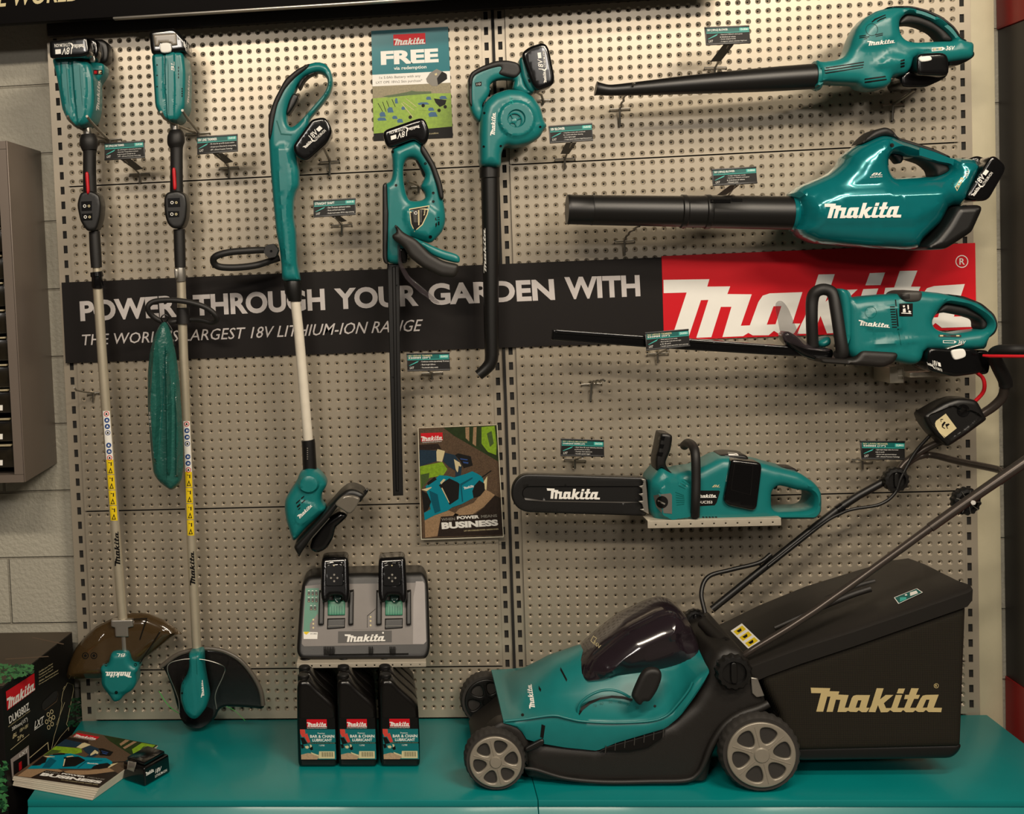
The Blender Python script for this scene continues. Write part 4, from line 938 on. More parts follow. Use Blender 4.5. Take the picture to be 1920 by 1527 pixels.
# ================================================================== BROCHURE (shared cover artwork) IN ITS ACRYLIC HOLDER
BK = mat('cover_bark', (86, 68, 52), .4, noise=.5, scale=400); BKD = mat('cover_dark_bark', (40, 30, 24), .4, noise=.4, scale=200); FOR = mat('cover_forest', (38, 52, 24), .4, noise=.5, scale=60)
LIME = mat('cover_lime_leaves', (124, 160, 36), .4, noise=.35, scale=150); DUST = mat('cover_sawdust', (150, 122, 92), .4, noise=.35, scale=350); NAVY = mat('cover_glove_navy', (30, 50, 66), .4, noise=.2, scale=200)
CTEAL = mat('cover_saw_teal', (0, 128, 148), .35, noise=.05); CT2 = mat('cover_saw_teal_dark', (0, 84, 102), .35)
def cover(m_, quad, sf, hi=.0002):
    q = qmap(quad); C = lambda P: [q((x - 65) / 960, (y - 100 + (x - 65) * .02) / 1325) for x, y in P]; e = hi
    D = lambda mt, P, k: decal(m_, mt, C(P), sf, e * k)
    D(BK, [(65,100),(1025,80),(1025,1405),(65,1425)], 1)
    D(FOR, [(370,98),(1025,82),(1025,520),(700,320),(500,200)], 2)
    for P in ([(640,100),(690,98),(680,270),(640,230)], [(740,100),(780,98),(760,330),(720,300)]): D(DUST, P, 3)
    D(LIME, [(840,100),(1000,90),(1015,300),(1000,440),(900,400),(830,300)], 3); D(GRD, [(900,180),(960,150),(980,300),(930,340)], 4)
    D(BKD, [(65,300),(300,290),(340,360),(65,370)], 2)
    D(LIME, [(68,560),(340,510),(400,600),(350,670),(180,700),(75,830)], 2); D(GRD, [(75,660),(180,640),(170,720),(80,830)], 3)
    D(DUST, [(840,850),(900,880),(960,920),(820,1060),(600,1200),(430,1180),(520,1080),(700,1010)], 3); D(BKD, [(860,870),(1025,960),(1025,1400),(500,1400),(640,1200),(830,1060)], 2)
    D(DUST, [(105,1200),(380,1090),(520,1150),(330,1240),(260,1400),(105,1420)], 3)
    D(BKD, [(300,1170),(1025,1130),(1025,1400),(250,1410)], 4)
    D(NAVY, [(62,360),(280,370),(280,500),(65,560)], 4); D(CREAM, [(275,385),(290,355),(380,380),(340,510),(275,500)], 5); D(NAVY, [(350,500),(380,400),(500,430),(580,560),(530,760),(480,770),(500,620),(420,570)], 5)
    D(CREAM, [(485,480),(550,520),(570,560),(520,640),(500,600)], 6); D(NAVY, [(540,560),(575,580),(550,760),(490,790),(520,680)], 7)
    D(BPRINT, [(500,430),(540,410),(690,450),(710,560),(600,590),(560,500)], 6); D(BLUE, [(560,470),(650,485),(650,500),(565,485)], 7); D(BLUE, [(590,510),(660,520),(655,540),(600,530)], 7)
    D(CTEAL, [(130,800),(240,720),(300,670),(400,680),(480,700),(620,660),(700,630),(760,660),(820,700),(830,740),(840,860),(700,950),(560,1020),(440,1060),(380,1100),(230,1150),(105,1210),(100,1120),(180,1080),(150,900)], 8)
    D(CT2, [(170,850),(270,900),(300,1100),(230,1130),(190,980)], 9); D(BPRINT, [(150,760),(240,690),(270,720),(160,790)], 9)
    D(BPRINT, [(290,790),(420,710),(520,760),(540,780),(520,960),(410,1030),(330,850)], 9); D(CREAM, [(318,825),(330,820),(410,1000),(402,1005)], 10); D(CREAM, [(305,760),(350,715),(375,725),(320,780)], 10)
    D(BPRINT, [(720,800),(780,740),(840,780),(842,860),(780,930),(700,950),(690,870)], 9); D(CT2, [(560,1000),(545,780),(700,700),(700,720),(565,800),(575,990)], 9)
    D(BPRINT, [(80,850),(150,890),(190,990),(150,1080),(100,1120)], 9); D(CREAM, [(830,760),(880,690),(860,860),(840,850)], 9); D(CREAM, [(75,840),(200,810),(200,820),(140,860)], 10)
    D(BPRINT, [(810,700),(930,620),(935,630),(815,712)], 9)
    logo(m_, WHITE, C([(585,818),(708,790),(712,820),(592,848)]), sf, e * 11)
    redlogo(m_, C([(90,160),(358,155),(360,250),(95,262)]), sf, e * 4); text(m_, WHITE, 'OUTDOOR POWER EQUIPMENT', C([(108,266),(345,257),(345,271),(108,280)]), sf, e * 5, .5)
    text(m_, GREY, 'WHEN', C([(303,1188),(468,1182),(468,1216),(303,1222)]), sf, e * 6, 1.5); text(m_, WHITE, 'POWER', C([(490,1170),(755,1158),(757,1198),(492,1208)]), sf, e * 6, 2)
    text(m_, GREY, 'MEANS', C([(778,1160),(970,1152),(972,1186),(780,1194)]), sf, e * 6, 1.5)
    text(m_, WHITE, 'BUSINESS', C([(303,1240),(975,1215),(980,1290),(306,1322)]), sf, e * 6, 2.6)
    text(m_, CREAM, 'LXT OPE CORDLESS POWER GARDEN GUIDE', C([(568,1338),(978,1322),(980,1338),(570,1354)]), sf, e * 6, .5)
r = thing('brochure_holder', 'clear acrylic brochure holder hooked on the panel left of the centre upright', 'brochure holder', W(865, 1013, 0.03))
HQ = [(784, 803), (932, 797), (944, 1007), (790, 1012)]
m_ = MB(); P = [W(x, y, 0.035) for x, y in HQ]
def plate(pts, th, mt):
    n = np.cross(pts[1] - pts[0], pts[3] - pts[0]); n /= np.linalg.norm(n); hexa(m_, mt, [p - n * th / 2 for p in pts] + [p + n * th / 2 for p in pts], 0.0004)
F_ = [p.copy() for p in P]; B_ = [p + np.array([0, .029, 0]) for p in P]
plate(F_, .0018, CLEAR); plate([F_[0], B_[0], B_[3], F_[3]], .0018, CLEAR); plate([F_[1], B_[1], B_[2], F_[2]], .0018, CLEAR); plate([F_[3], F_[2], B_[2], B_[3]], .002, CLEAR)
for a, b_ in ((0, 3), (1, 2), (3, 2)): tube(m_, mat('acrylic_edge', (206, 200, 180), .1), [list(F_[a]) + [.0011], list(F_[b_]) + [.0011]], 6)
m_.build('acrylic_case', r)
m_ = MB(); BQ = [(785, 805), (930, 799), (941, 1003), (792, 1008)]; a = [W(x, y, 0.012) for x, y in BQ]
CQ = [(784.5, 803.5), (931, 797.5), (942.5, 1004), (791, 1009.5)]
a = [W(x, y, 0.026) for x, y in CQ]; hexa(m_, mat('paper_edge', (205, 196, 178), .6), [p + np.array([0, .0005, 0]) for p in a] + [p + np.array([0, .012, 0]) for p in a]); cover(m_, CQ, onY(.026))
tag(m_.build('brochure', smooth=False), 'power tool brochure with chainsaw cover standing in the acrylic holder', 'brochure')

# ================================================================== HAND BLOWER
r = thing('hand_blower', 'small teal hand blower hung vertically with a long bent black nozzle', 'blower', W(905, 708, 0.1))
m_ = MB(); O = [(898, 250), (899, 222), (906, 197), (924, 179), (950, 170), (976, 172), (998, 184), (1012, 205), (1017, 228), (1024, 238), (1017, 246), (1010, 260), (988, 273), (962, 278), (945, 274), (938, 290), (938, 316), (899, 313), (898, 280)]
puff(m_, TEAL, O, 0.10, 0.05, 0.03, 0.026, bumps=[(circ(965, 228, 36, 24), .008, .008), (circ(964, 227, 17, 24), -.006, .003)])
sf = onM(m_, .1)
logo(m_, WHITE, [(919, 254), (922, 211), (929.5, 211), (928, 254)], sf)
text(m_, LTEAL, 'LXT', [(955, 196), (956, 180), (962, 180), (962, 196)], sf, bold=.3, ital=1)
for x, y in ((908, 212), (907, 275), (939, 274), (1013, 238), (1003, 171)): decal(m_, BPRINT, circ(x, y, 2.3, 12), sf, .0003)
m_.build('fan_housing', r)
m_ = MB(); lathe(m_, TEAL, [(.0205, 0.0), (.0205, .008), (.0175, .01), (.0165, .006), (.0165, 0.0)], W(964, 227, 0.148), (0, -1, 0), 32)
for k in range(4):
    a = k * math.pi / 2 + .4; c = W(964, 227, 0.154)
    tube(m_, TEAL, [[c[0] + .005 * math.cos(a), c[1], c[2] + .005 * math.sin(a), .0022], [c[0] + .019 * math.cos(a), c[1], c[2] + .019 * math.sin(a), .0022]], 8)
lathe(m_, TEAL, [(.0045, -.004), (.0065, .004), (.004, .005)], W(964, 227, 0.152), (0, -1, 0), 16)
m_.build('air_inlet', r)
m_ = MB(); O = [(898, 232), (886, 218), (878, 195), (877, 152), (884, 138), (904, 128), (925, 119), (946, 117), (968, 121), (977, 135), (982, 152), (986, 166), (1002, 176), (985, 180), (960, 170), (964, 150), (940, 149), (926, 152), (917, 160), (918, 174), (912, 186), (902, 198), (906, 208), (904, 220)]
puff(m_, TEAL, O, 0.10, 0.028, 0.014, 0.012); sf = onM(m_, .1); decal(m_, BPRINT, [(891, 155), (903, 153), (903, 161), (892, 162)], sf, .0003); text(m_, WHITE, 'I O', [(894, 156.5), (901, 155.5), (901, 159), (894, 160)], sf, .0006)
m_.build('handle_housing', r)
m_ = MB(); puff(m_, RUB, [(877, 150), (882, 138), (904, 126), (928, 117), (950, 116), (971, 121), (976, 138), (967, 150), (944, 146), (930, 142), (940, 128), (918, 133), (898, 140), (886, 148), (884, 170), (885, 205), (878, 196)], 0.10, 0.031, 0.008, 0.007); m_.build('handle_grip', r)
m_ = MB(); puff(m_, BLK, [(906, 166), (920, 164), (922, 172), (914, 175), (907, 171)], .1, .016, .004, cell=.004); puff(m_, BLK, [(904, 190), (911, 188), (910, 203), (904, 205)], .1, .01, .004, cell=.004); m_.build('trigger', r)
batt(r, [(975, 104), (990, 92), (1012, 85), (1021, 87), (1027, 98), (1037, 150), (1034, 163), (1018, 169), (1004, 174), (994, 160), (985, 135)], 0.115, 0.036, [(1013, 157), (1006, 98), (1022, 96), (1028, 154)], R=.01)
m_ = MB(); puff(m_, TEAL, [(971, 112), (982, 108), (990, 114), (998, 160), (1002, 176), (990, 174), (978, 150)], .105, .03, .008); sf = onM(m_, .1)
for k in range(4): decal(m_, BPRINT, [(986 + k * 1.2, 122 + k * 9), (992 + k * 1.2, 121 + k * 9), (993 + k * 1.2, 127 + k * 9), (988 + k * 1.2, 128 + k * 9)], sf, .0003)
m_.build('battery_mount', r)
m_ = MB(); tpx(m_, BLK, [(918, 314, .1, 18.5), (918, 333, .1, 18.5), (918.5, 335, .1, 16.5), (920, 450, .1, 15.2), (921, 600, .1, 13.6), (922, 668, .1, 12.5)], 24)
tpx(m_, BLK, [(922, 666, .1, 12.5), (920, 680, .1, 12), (912, 691, .1, 11), (897, 704, .1, 10)], 24, curve=4)
sf = onM(m_, .1); logo(m_, WHITE, [(907, 512), (905.5, 428), (910, 428), (912, 512)], sf, step=4)
m_.build('nozzle', r)

# ================================================================== TOPMOST BLOWER
r = thing('leaf_blower', 'topmost teal blower with a slim tapering black nozzle pointing left', 'blower', W(1640, 175, 0.16))
O = q4(3, 0, [(340,460),(370,475),(480,462),(545,440),(578,385),(600,310),(640,220),(700,150),(790,95),(900,70),(1030,70),(1150,98),(1262,150),(1350,222),(1405,300),(1450,322),(1500,330),(1505,355),(1502,440),(1470,462),(1290,490),(1060,440),(1040,525),(1000,570),(930,582),(895,590),(890,640),(840,675),(740,686),(665,668),(645,640),(500,635),(400,628),(350,668),(330,655),(345,620)])
Hh = q4(3, 0, [(950,210),(958,160),(1010,116),(1100,130),(1200,168),(1300,240),(1360,305),(1350,322),(1280,322),(1190,326),(1080,332),(1000,318),(962,275)])
m_ = MB(); puff(m_, TEAL, O, 0.17, 0.045, 0.03, 0.026, holes=[Hh], bumps=[(q4(3, 0, [(600,400),(640,260),(720,170),(860,110),(920,130),(930,330),(800,400),(700,420)]), .006, .02), (q4(3, 0, [(720,500),(840,400),(1000,430),(1000,520),(900,560),(760,560)]), .010, .02)])
sf = onM(m_, .17)
logo(m_, WHITE, q4(3, 0, [(745,308),(950,293),(952,322),(750,345)]), sf)
text(m_, WHITE, '36V', q4(3, 0, [(1333,345),(1402,343),(1402,374),(1333,378)]), sf, bold=.6, ital=1)
decal(m_, WHITE, q4(3, 0, [(1228,358),(1310,352),(1328,362),(1310,378),(1228,386)]), sf, .0004, [q4(3, 0, [(1234,363),(1305,358),(1305,373),(1234,380)])]); decal(m_, CREAM, q4(3, 0, [(1240,366),(1262,364),(1262,374),(1240,376)]), sf, .0004); decal(m_, CREAM, q4(3, 0, [(1278,362),(1300,360),(1300,370),(1278,372)]), sf, .0004)
text(m_, DKTEAL, 'LXT', q4(3, 0, [(1170,372),(1215,368),(1215,382),(1170,386)]), sf, bold=.3, ital=1)
c = q4(3, 0, [(779,222)])[0]; decal(m_, BPRINT, circ(*c, 11.5, 24), sf, .0003, [circ(*c, 10.9, 24)])
def slot(P): decal(m_, BPRINT, q4(3, 0, P), sf, .0003)
for P in ([(775,165),(800,140),(880,108),(884,114),(810,148),(782,168)], [(815,160),(840,142),(885,125),(886,133),(845,150),(822,164)], [(805,258),(862,246),(862,252),(805,264)], [(808,270),(862,258),(862,264),(808,276)], [(685,268),(735,262),(735,268),(685,274)], [(685,281),(760,272),(760,278),(685,287)], [(720,290),(745,286),(745,291),(720,295)],
          [(393,512),(720,462),(720,470),(393,520)], [(393,530),(718,482),(718,490),(393,539)], [(395,550),(700,505),(712,500),(712,508),(395,560)], [(725,590),(880,568),(885,578),(725,600)], [(725,612),(890,590),(890,600),(725,624)], [(995,450),(1025,444),(1025,456),(995,462)], [(995,472),(1025,466),(1025,478),(995,484)], [(995,494),(1025,488),(1025,500),(995,508)]): slot(P)
m_.build('housing', r)
m_ = MB(); puff(m_, RUB, q4(3, 0, [(850,74),(900,64),(1030,62),(1150,90),(1262,140),(1356,214),(1410,298),(1455,322),(1430,328),(1395,312),(1340,230),(1250,165),(1140,112),(1030,84),(920,82)]), 0.17, 0.035, 0.008, 0.007); m_.build('handle_grip', r)
m_ = MB(); puff(m_, RUB, q4(3, 0, [(958,170),(1010,118),(1100,132),(1200,170),(1300,242),(1358,305),(1345,324),(1280,320),(1262,288),(1220,245),(1130,202),(1060,186),(1000,190),(960,196)]), 0.165, 0.026, 0.008, 0.007); m_.build('grip_inner', r)
batt(r, q4(3, 0, [(940,590),(960,570),(1060,510),(1290,500),(1296,580),(1250,618),(1130,672),(1000,674),(945,665)]), 0.14, 0.045, name='battery')
batt(r, q4(3, 0, [(1058,500),(1062,450),(1080,425),(1240,415),(1280,430),(1296,470),(1298,570),(1270,590),(1075,582),(1060,560)]), 0.185, 0.045, button=(q4(3, 0, [(1120,428),(1218,418),(1232,455),(1140,470)]), 0.231, WHITE))
batt(r, q4(3, 0, [(1285,440),(1490,395),(1500,440),(1440,480),(1380,508),(1300,512)]), 0.16, 0.04, name='battery_mount')
m_ = MB(); tpx(m_, BLK, [(1117, 166, .17, 13), (1124, 167, .17, 11.5), (1140, 169, .17, 10), (1160, 168.5, .17, 10.5), (1210, 165, .17, 13), (1310, 157.5, .17, 17.5), (1440, 149, .17, 21.5), (1530, 143, .17, 22.5)], 28, curve=4); m_.build('nozzle', r)
m_ = MB(); tpx(m_, TEAL, [(1526, 142.5, .17, 25.5), (1531, 142.3, .17, 27), (1536, 142, .17, 25)], 28); m_.build('nozzle_ring', r)

# ================================================================== BIG BLOWER
r = thing('leaf_blower', 'large metallic teal blower with a thick straight black tube pointing left', 'blower', W(1650, 470, 0.18))
def U(P): return [(x, y) for x, y in q4(3, 0, P)]
O = U([(145,1465),(230,1400),(440,1312),(530,1240),(560,1172),(640,1105),(760,1045),(820,1022),(885,1028),(930,1052),(1010,1078),(1200,1140),(1320,1188),(1500,1198),(1540,1260),(1440,1480),(1425,1550),(1310,1555),(1245,1680),(1105,1810),(1085,1868),(980,1872),(700,1860),(500,1842),(330,1826),(215,1775),(170,1720),(190,1700),(190,1510)])
Hh = U([(860,1210),(885,1165),(950,1155),(1020,1185),(1080,1192),(1210,1235),(1318,1255),(1318,1295),(1225,1332),(1130,1332),(905,1342),(872,1290)])
m_ = MB(); puff(m_, TEALM, O, 0.17, 0.075, 0.06, 0.055, holes=[Hh], bumps=[(U([(200,1500),(480,1400),(1300,1370),(1290,1470),(1240,1600),(1000,1730),(300,1720),(210,1640)]), .012, .03)])
sf = onM(m_, .17)
logo(m_, WHITE, [(1546, 382), (1690, 378), (1690, 408), (1548, 410)], sf, step=6)
text(m_, WHITE, 'BL', U([(780,1298),(865,1293),(858,1312),(772,1318)]), sf, bold=.6, ital=1); text(m_, WHITE, 'BRUSHLESS', U([(765,1325),(858,1319),(858,1329),(765,1334)]), sf)
text(m_, WHITE, '36V', U([(1465,1320),(1500,1265),(1520,1280),(1488,1340)]), sf, bold=.5, ital=1)
decal(m_, CREAM, U([(1403,1405),(1448,1330),(1470,1335),(1462,1355),(1418,1435)]), sf, .0004, [U([(1410,1408),(1448,1342),(1458,1350),(1420,1425)])])
decal(m_, CREAM, U([(1418,1402),(1428,1386),(1434,1392),(1424,1408)]), sf, .0004); decal(m_, CREAM, U([(1434,1375),(1444,1360),(1450,1366),(1440,1380)]), sf, .0004)
text(m_, DKTEAL, 'LXT', U([(1365,1395),(1395,1345),(1408,1352),(1380,1402)]), sf, bold=.3, ital=1)
decal(m_, DKTEAL, U([(548,1185),(580,1158),(632,1170),(590,1195)]), sf, .0003)
decal(m_, BPRINT, circ(1440 + 930 / 4, 1090 / 4, 4, 14), sf, .0004)
m_.build('housing', r)
m_ = MB(); puff(m_, BLK, q4(3, 1, [(1310,30),(1380,22),(1486,18),(1502,50),(1425,220),(1235,345),(1105,352),(1080,325),(1160,255),(1235,160)]), 0.17, 0.082, 0.02, 0.018); m_.build('rear_cap', r)
m_ = MB(); puff(m_, RUB, U([(650,1095),(700,1035),(755,990),(840,962),(892,985),(935,1045),(1010,1062),(1200,1125),(1330,1185),(1310,1202),(1200,1160),(1080,1118),(940,1075),(885,1032),(820,1026),(760,1050)]), 0.17, 0.04, 0.01, 0.009); m_.build('handle_grip', r)
m_ = MB(); puff(m_, RUB, U([(1040,1152),(1150,1188),(1310,1240),(1325,1290),(1225,1338),(1212,1275),(1150,1225),(1040,1190)]), 0.165, 0.035, 0.008); m_.build('grip_inner', r)
m_ = MB(); puff(m_, BLK, U([(890,1160),(960,1152),(1000,1180),(985,1225),(960,1232),(935,1195)]), .165, .02, .006, cell=.004); m_.build('trigger', r)
batt(r, U([(1430,1490),(1450,1440),(1610,1185),(1650,1180),(1722,1245),(1722,1290),(1605,1495),(1560,1516),(1480,1512)]), 0.19, 0.04, U([(1490,1450),(1630,1262),(1690,1300),(1560,1480)]))
batt(r, U([(1460,1195),(1510,1178),(1545,1185),(1600,1210),(1500,1290),(1470,1240)]), 0.12, 0.04, name='battery')
m_ = MB(); tpx(m_, BLK, [(1063, 393, .17, 26.5), (1066, 393, .17, 27.5), (1070, 393, .17, 27), (1108, 394, .17, 27.2), (1110, 394, .17, 28), (1112, 394, .17, 27.4), (1275, 396.5, .17, 28), (1277, 396.5, .17, 30.5), (1285, 396.6, .17, 30.5), (1287, 396.6, .17, 29), (1320, 397, .17, 29), (1322, 397, .17, 31), (1330, 397, .17, 31), (1332, 397, .17, 29.5), (1400, 398.2, .17, 30), (1487, 399.5, .17, 30)], 32)
sf = onM(m_, .17)
decal(m_, GBLK, [(1332, 374), (1370, 374), (1370, 381), (1332, 381)], sf, .0004); decal(m_, GBLK, [(1371, 372), (1392, 372), (1392, 378), (1371, 378)], sf, .0004)
m_.build('blower_tube', r)
m_ = MB(); tpx(m_, TEALM, [(1482, 399.5, .17, 31), (1487, 399.5, .17, 33.5), (1492, 399.6, .17, 31)], 32); m_.build('tube_ring', r)

# ================================================================== SIDEWAYS HEDGE TRIMMER
r = thing('hedge_trimmer', 'sideways teal hedge trimmer, black covered blade pointing left across the banner', 'hedge trimmer', W(1640, 690, 0.18))
O = q4(3, 1, [(540,640),(575,648),(600,715),(680,698),(850,683),(930,680),(965,656),(1090,652),(1250,668),(1400,698),(1540,745),(1640,828),(1672,900),(1655,960),(1602,1010),(1600,1082),(1500,1090),(1130,1090),(1110,1165),(1070,1200),(1020,1200),(900,1175),(600,1152),(560,1100)])
Hh = q4(3, 1, [(1188,880),(1208,838),(1262,765),(1300,742),(1450,768),(1560,832),(1618,890),(1600,938),(1480,952),(1350,972),(1245,950),(1200,920)])
m_ = MB(); puff(m_, TEAL, O, 0.18, 0.05, 0.03, 0.026, holes=[Hh], bumps=[(q4(3, 1, [(625,850),(720,770),(850,742),(940,745),(960,950),(720,958),(660,930)]), .006, .01), (q4(3, 1, [(610,1060),(800,990),(1000,975),(1200,1000),(1100,1040),(920,1070),(800,1080)]), .008, .02)])
sf = onM(m_, .18)
logo(m_, WHITE, q4(3, 1, [(680,872),(912,902),(914,932),(685,915)]), sf, step=4)
decal(m_, BPRINT, q4(3, 1, [(985,750),(1086,748),(1086,846),(985,846)]), sf, .0004)
for P in ([(1010,765),(1025,762),(1028,775),(1015,780)], [(1045,760),(1055,760),(1058,790),(1048,795)], [(1010,790),(1030,785),(1035,815),(1010,815)], [(1000,818),(1075,822),(1075,828),(1000,824)], [(1055,800),(1075,810),(1065,820),(1052,815)]): decal(m_, WHITE, q4(3, 1, P), sf, .0008)
c = q4(3, 1, [(771,815)])[0]; decal(m_, DKTEAL, circ(*c, 11, 24), sf, .0003, [circ(*c, 10.4, 24)])
for k in range(9): decal(m_, BPRINT, q4(3, 1, [(915+k*2,770+k*19),(952+k*2,770+k*19),(952+k*2,778+k*19),(915+k*2,778+k*19)]), sf, .0004)
decal(m_, BPRINT, q4(3, 1, [(950,690),(958,690),(982,945),(972,945)]), sf, .0004)
decal(m_, DKTEAL, q4(3, 1, [(978,960),(983,960),(1000,1060),(996,1060)]), sf, .0003)
decal(m_, DGREY, q4(3, 1, [(1280,982),(1450,985),(1450,1003),(1280,1000)]), sf, .0004)
for x in (1302, 1424): decal(m_, CREAM, q4(3, 1, [(x-12,986),(x+12,986),(x+12,996),(x-12,996)]), sf, .0008)
text(m_, WHITE, '36V', q4(3, 1, [(1425,1025),(1485,1028),(1485,1052),(1425,1050)]), sf, bold=.5, ital=1)
decal(m_, WHITE, q4(3, 1, [(1312,1025),(1400,1028),(1416,1038),(1400,1048),(1312,1046)]), sf, .0004, [q4(3, 1, [(1318,1029),(1396,1032),(1396,1044),(1318,1042)])])
m_.build('housing', r)
m_ = MB(); puff(m_, RUB, q4(3, 1, [(1210,835),(1262,765),(1300,742),(1450,768),(1560,832),(1618,890),(1600,938),(1556,945),(1555,872),(1450,840),(1300,812),(1235,822),(1215,845)]), 0.175, 0.03, 0.01, 0.009)
puff(m_, RUB, q4(3, 1, [(1300,675),(1420,690),(1560,745),(1652,825),(1680,900),(1662,965),(1600,1012),(1510,1010),(1510,990),(1600,985),(1648,920),(1640,850),(1540,770),(1400,712)]), 0.18, 0.036, 0.008, 0.007); m_.build('rear_grip', r)
m_ = MB(); puff(m_, DGREY, q4(3, 1, [(928,682),(975,652),(1098,650),(1095,705),(1075,732),(1000,738),(960,730)]), 0.185, 0.05, 0.01, 0.008, cell=.005); sf = onM(m_, .2)
for k in range(4): decal(m_, BPRINT, q4(3, 1, [(990,682+k*10),(1065,678+k*10),(1065,682+k*10),(990,686+k*10)]), sf, .0004)
m_.build('power_switch', r)
m_ = MB(); puff(m_, DECK, q4(3, 1, [(640,1090),(800,1098),(900,1104),(912,1130),(880,1180),(850,1195),(800,1216),(560,1198),(340,1182),(338,1145),(580,1155),(605,1140)]), 0.18, 0.058, 0.012, 0.01); m_.build('bottom_guard', r)
m_ = MB(); tpx(m_, RUB, [(1524, 652, .17, 10), (1522, 600, .18, 10), (1523, 562, .18, 10.5), (1531, 547, .185, 10.5), (1547, 543, .19, 10.5), (1562, 552, .2, 10.5), (1568, 582, .21, 10.5), (1575, 630, .22, 10.5), (1579, 660, .22, 11), (1572, 668, .21, 11)], 18, curve=6); m_.build('front_handle', r)
m_ = MB(); puff(m_, TEAL, q4(3, 1, [(505,635),(560,640),(590,690),(602,760),(600,1000),(560,1100),(545,900),(530,760)]), 0.20, 0.03, 0.012); puff(m_, TEAL, q4(3, 1, [(350,1040),(400,1000),(450,990),(455,1060),(380,1080)]), 0.16, 0.03, 0.02); m_.build('handle_bracket', r)
m_ = MB(); puff(m_, CLEARG, q4(3, 1, [(52,760),(75,728),(110,732),(150,782),(190,880),(240,1000),(330,1080),(470,1090),(460,1110),(300,1100),(120,1030),(90,960)]), 0.2, 0.006, 0.005, cell=.006)
m_.build('clear_shield', r)
m_ = MB(); puff(m_, GBLK, q4(3, 1, [(90,970),(130,950),(200,990),(260,1060),(380,1075),(470,1085),(470,1150),(360,1180),(240,1140),(150,1080),(95,1020)]), .17, .025, .01); m_.build('shield_base', r)
m_ = MB(); puff(m_, GBLK, [(1034, 637), (1036, 618), (1044, 617), (1210, 629), (1350, 639), (1494, 650), (1504, 668), (1440, 665), (1210, 651)], 0.17, 0.014, 0.004, 0.0035, rnd=0, bumps=[([(1040, 622), (1480, 652), (1480, 655), (1040, 626)], .002, .0015)])
m_.build('blade_cover', r)
m_ = MB(); puff(m_, SIL, [(1497, 656), (1508, 655), (1535, 668), (1533, 673), (1505, 669)], .17, .01, .003, cell=.005); m_.build('blade_base', r)
cz = lambda P: qs(1700, 620, 5.4545, P)
batt(r, cz([(120,225),(150,160),(370,175),(560,165),(640,200),(655,270),(690,400),(600,430),(400,455),(262,422),(130,385)]), 0.185, 0.05, cz([(195,290),(345,320),(365,425),(215,365)]), button=(cz([(440,200),(590,180),(610,270),(480,310)]), 0.236, WHITE))
batt(r, cz([(560,200),(700,185),(768,200),(785,290),(765,425),(700,440),(600,430),(600,300)]), 0.15, 0.04)
m_ = MB(); puff(m_, SIL, cz([(375,200),(400,175),(560,125),(600,140),(430,190)]), .225, .006, .004, cell=.005); m_.build('rail_trim', r)

# wall bracket that carries it
r = thing('tool_bracket', 'pale metal wall bracket under the battery of the sideways hedge trimmer', 'bracket', W(1700, 718, 0.05))
PALE = mat('pale_painted_steel', (186, 178, 160), 0.42, 0.3, noise=.03)
m_ = MB(); puff(m_, PALE, [(1667, 688), (1684, 686), (1694, 688), (1694, 718), (1668, 719)], 0.11, 0.003, 0.001, rnd=0, holes=[[(1682, 690), (1693, 690), (1693, 711), (1684, 711)]]); m_.build('end_plate', r)
m_ = MB(); hexa(m_, PALE, [W(1667, 690, .107), W(1667, 719, .107), W(1694, 718, .107), W(1694, 689, .107), W(1667, 690, .107) + [0, .1, 0], W(1667, 719, .107) + [0, .1, 0], W(1694, 718, .107) + [0, .1, 0], W(1694, 689, .107) + [0, .1, 0]], .001); m_.build('box_arm', r)
m_ = MB(); a = W(1703, 697, .14); b_ = W(1800, 704, .14); box(m_, PALE, a[0], b_[0], -.15, -.11, a[2] - .014, a[2] - .002, .001); box(m_, PALE, a[0] - .012, b_[0] - .1, -.11, -.003, a[2] - .016, a[2] - .012, .0005); m_.build('support_rail', r)
# ================================================================== CHAINSAW ON ITS TRAY
r = thing('chainsaw', 'teal chainsaw lying on a small metal tray, black bar cover pointing left', 'chainsaw', W(1320, 975, 0.13))
O = [(1210, 895), (1227, 874), (1235, 872), (1254, 882), (1275, 877), (1296, 875), (1317, 864), (1340, 852), (1360, 852), (1385, 858), (1422, 863), (1437, 868), (1486, 880), (1512, 897), (1525, 912), (1527, 928), (1526, 954), (1515, 966), (1440, 966), (1430, 966), (1400, 970), (1310, 973), (1240, 978), (1220, 968), (1211, 950)]
Hh = [(1434, 914), (1445, 903), (1462, 906), (1478, 911), (1505, 914), (1513, 924), (1512, 944), (1500, 951), (1445, 953), (1434, 945)]
m_ = MB(); puff(m_, TEAL, O, 0.13, 0.07, 0.03, 0.022, tb=.06, holes=[Hh], bumps=[([(1215, 905), (1240, 885), (1275, 890), (1292, 900), (1296, 960), (1245, 970), (1222, 958)], .014, .01)])
sf = onM(m_, .13)
decal(m_, SIL, q4(2, 2, [(1060,662),(1100,655),(1190,645),(1200,660),(1200,800),(1120,792),(1080,745)]), sf, .0004, step=5)
decal(m_, BPRINT, circ(960 + 1125 / 4, 764 + 712 / 4, 11.5, 24), sf, .0014); decal(m_, GREY, q4(2, 2, [(1095,695),(1150,722),(1146,732),(1092,706)]), sf, .0018)
decal(m_, BPRINT, q4(2, 2, [(1400,625),(1552,625),(1560,632),(1535,715),(1520,735),(1400,742)]), sf, .0004)
logo(m_, WHITE, q4(2, 2, [(1385,652),(1532,652),(1534,678),(1385,680)]), sf, .001); text(m_, WHITE, 'DUC353', q4(2, 2, [(1395,702),(1502,702),(1502,722),(1395,722)]), sf, .001, .6)
text(m_, CREAM, 'BL', q4(2, 2, [(1508,582),(1565,582),(1560,600),(1500,600)]), sf, bold=.6, ital=1)
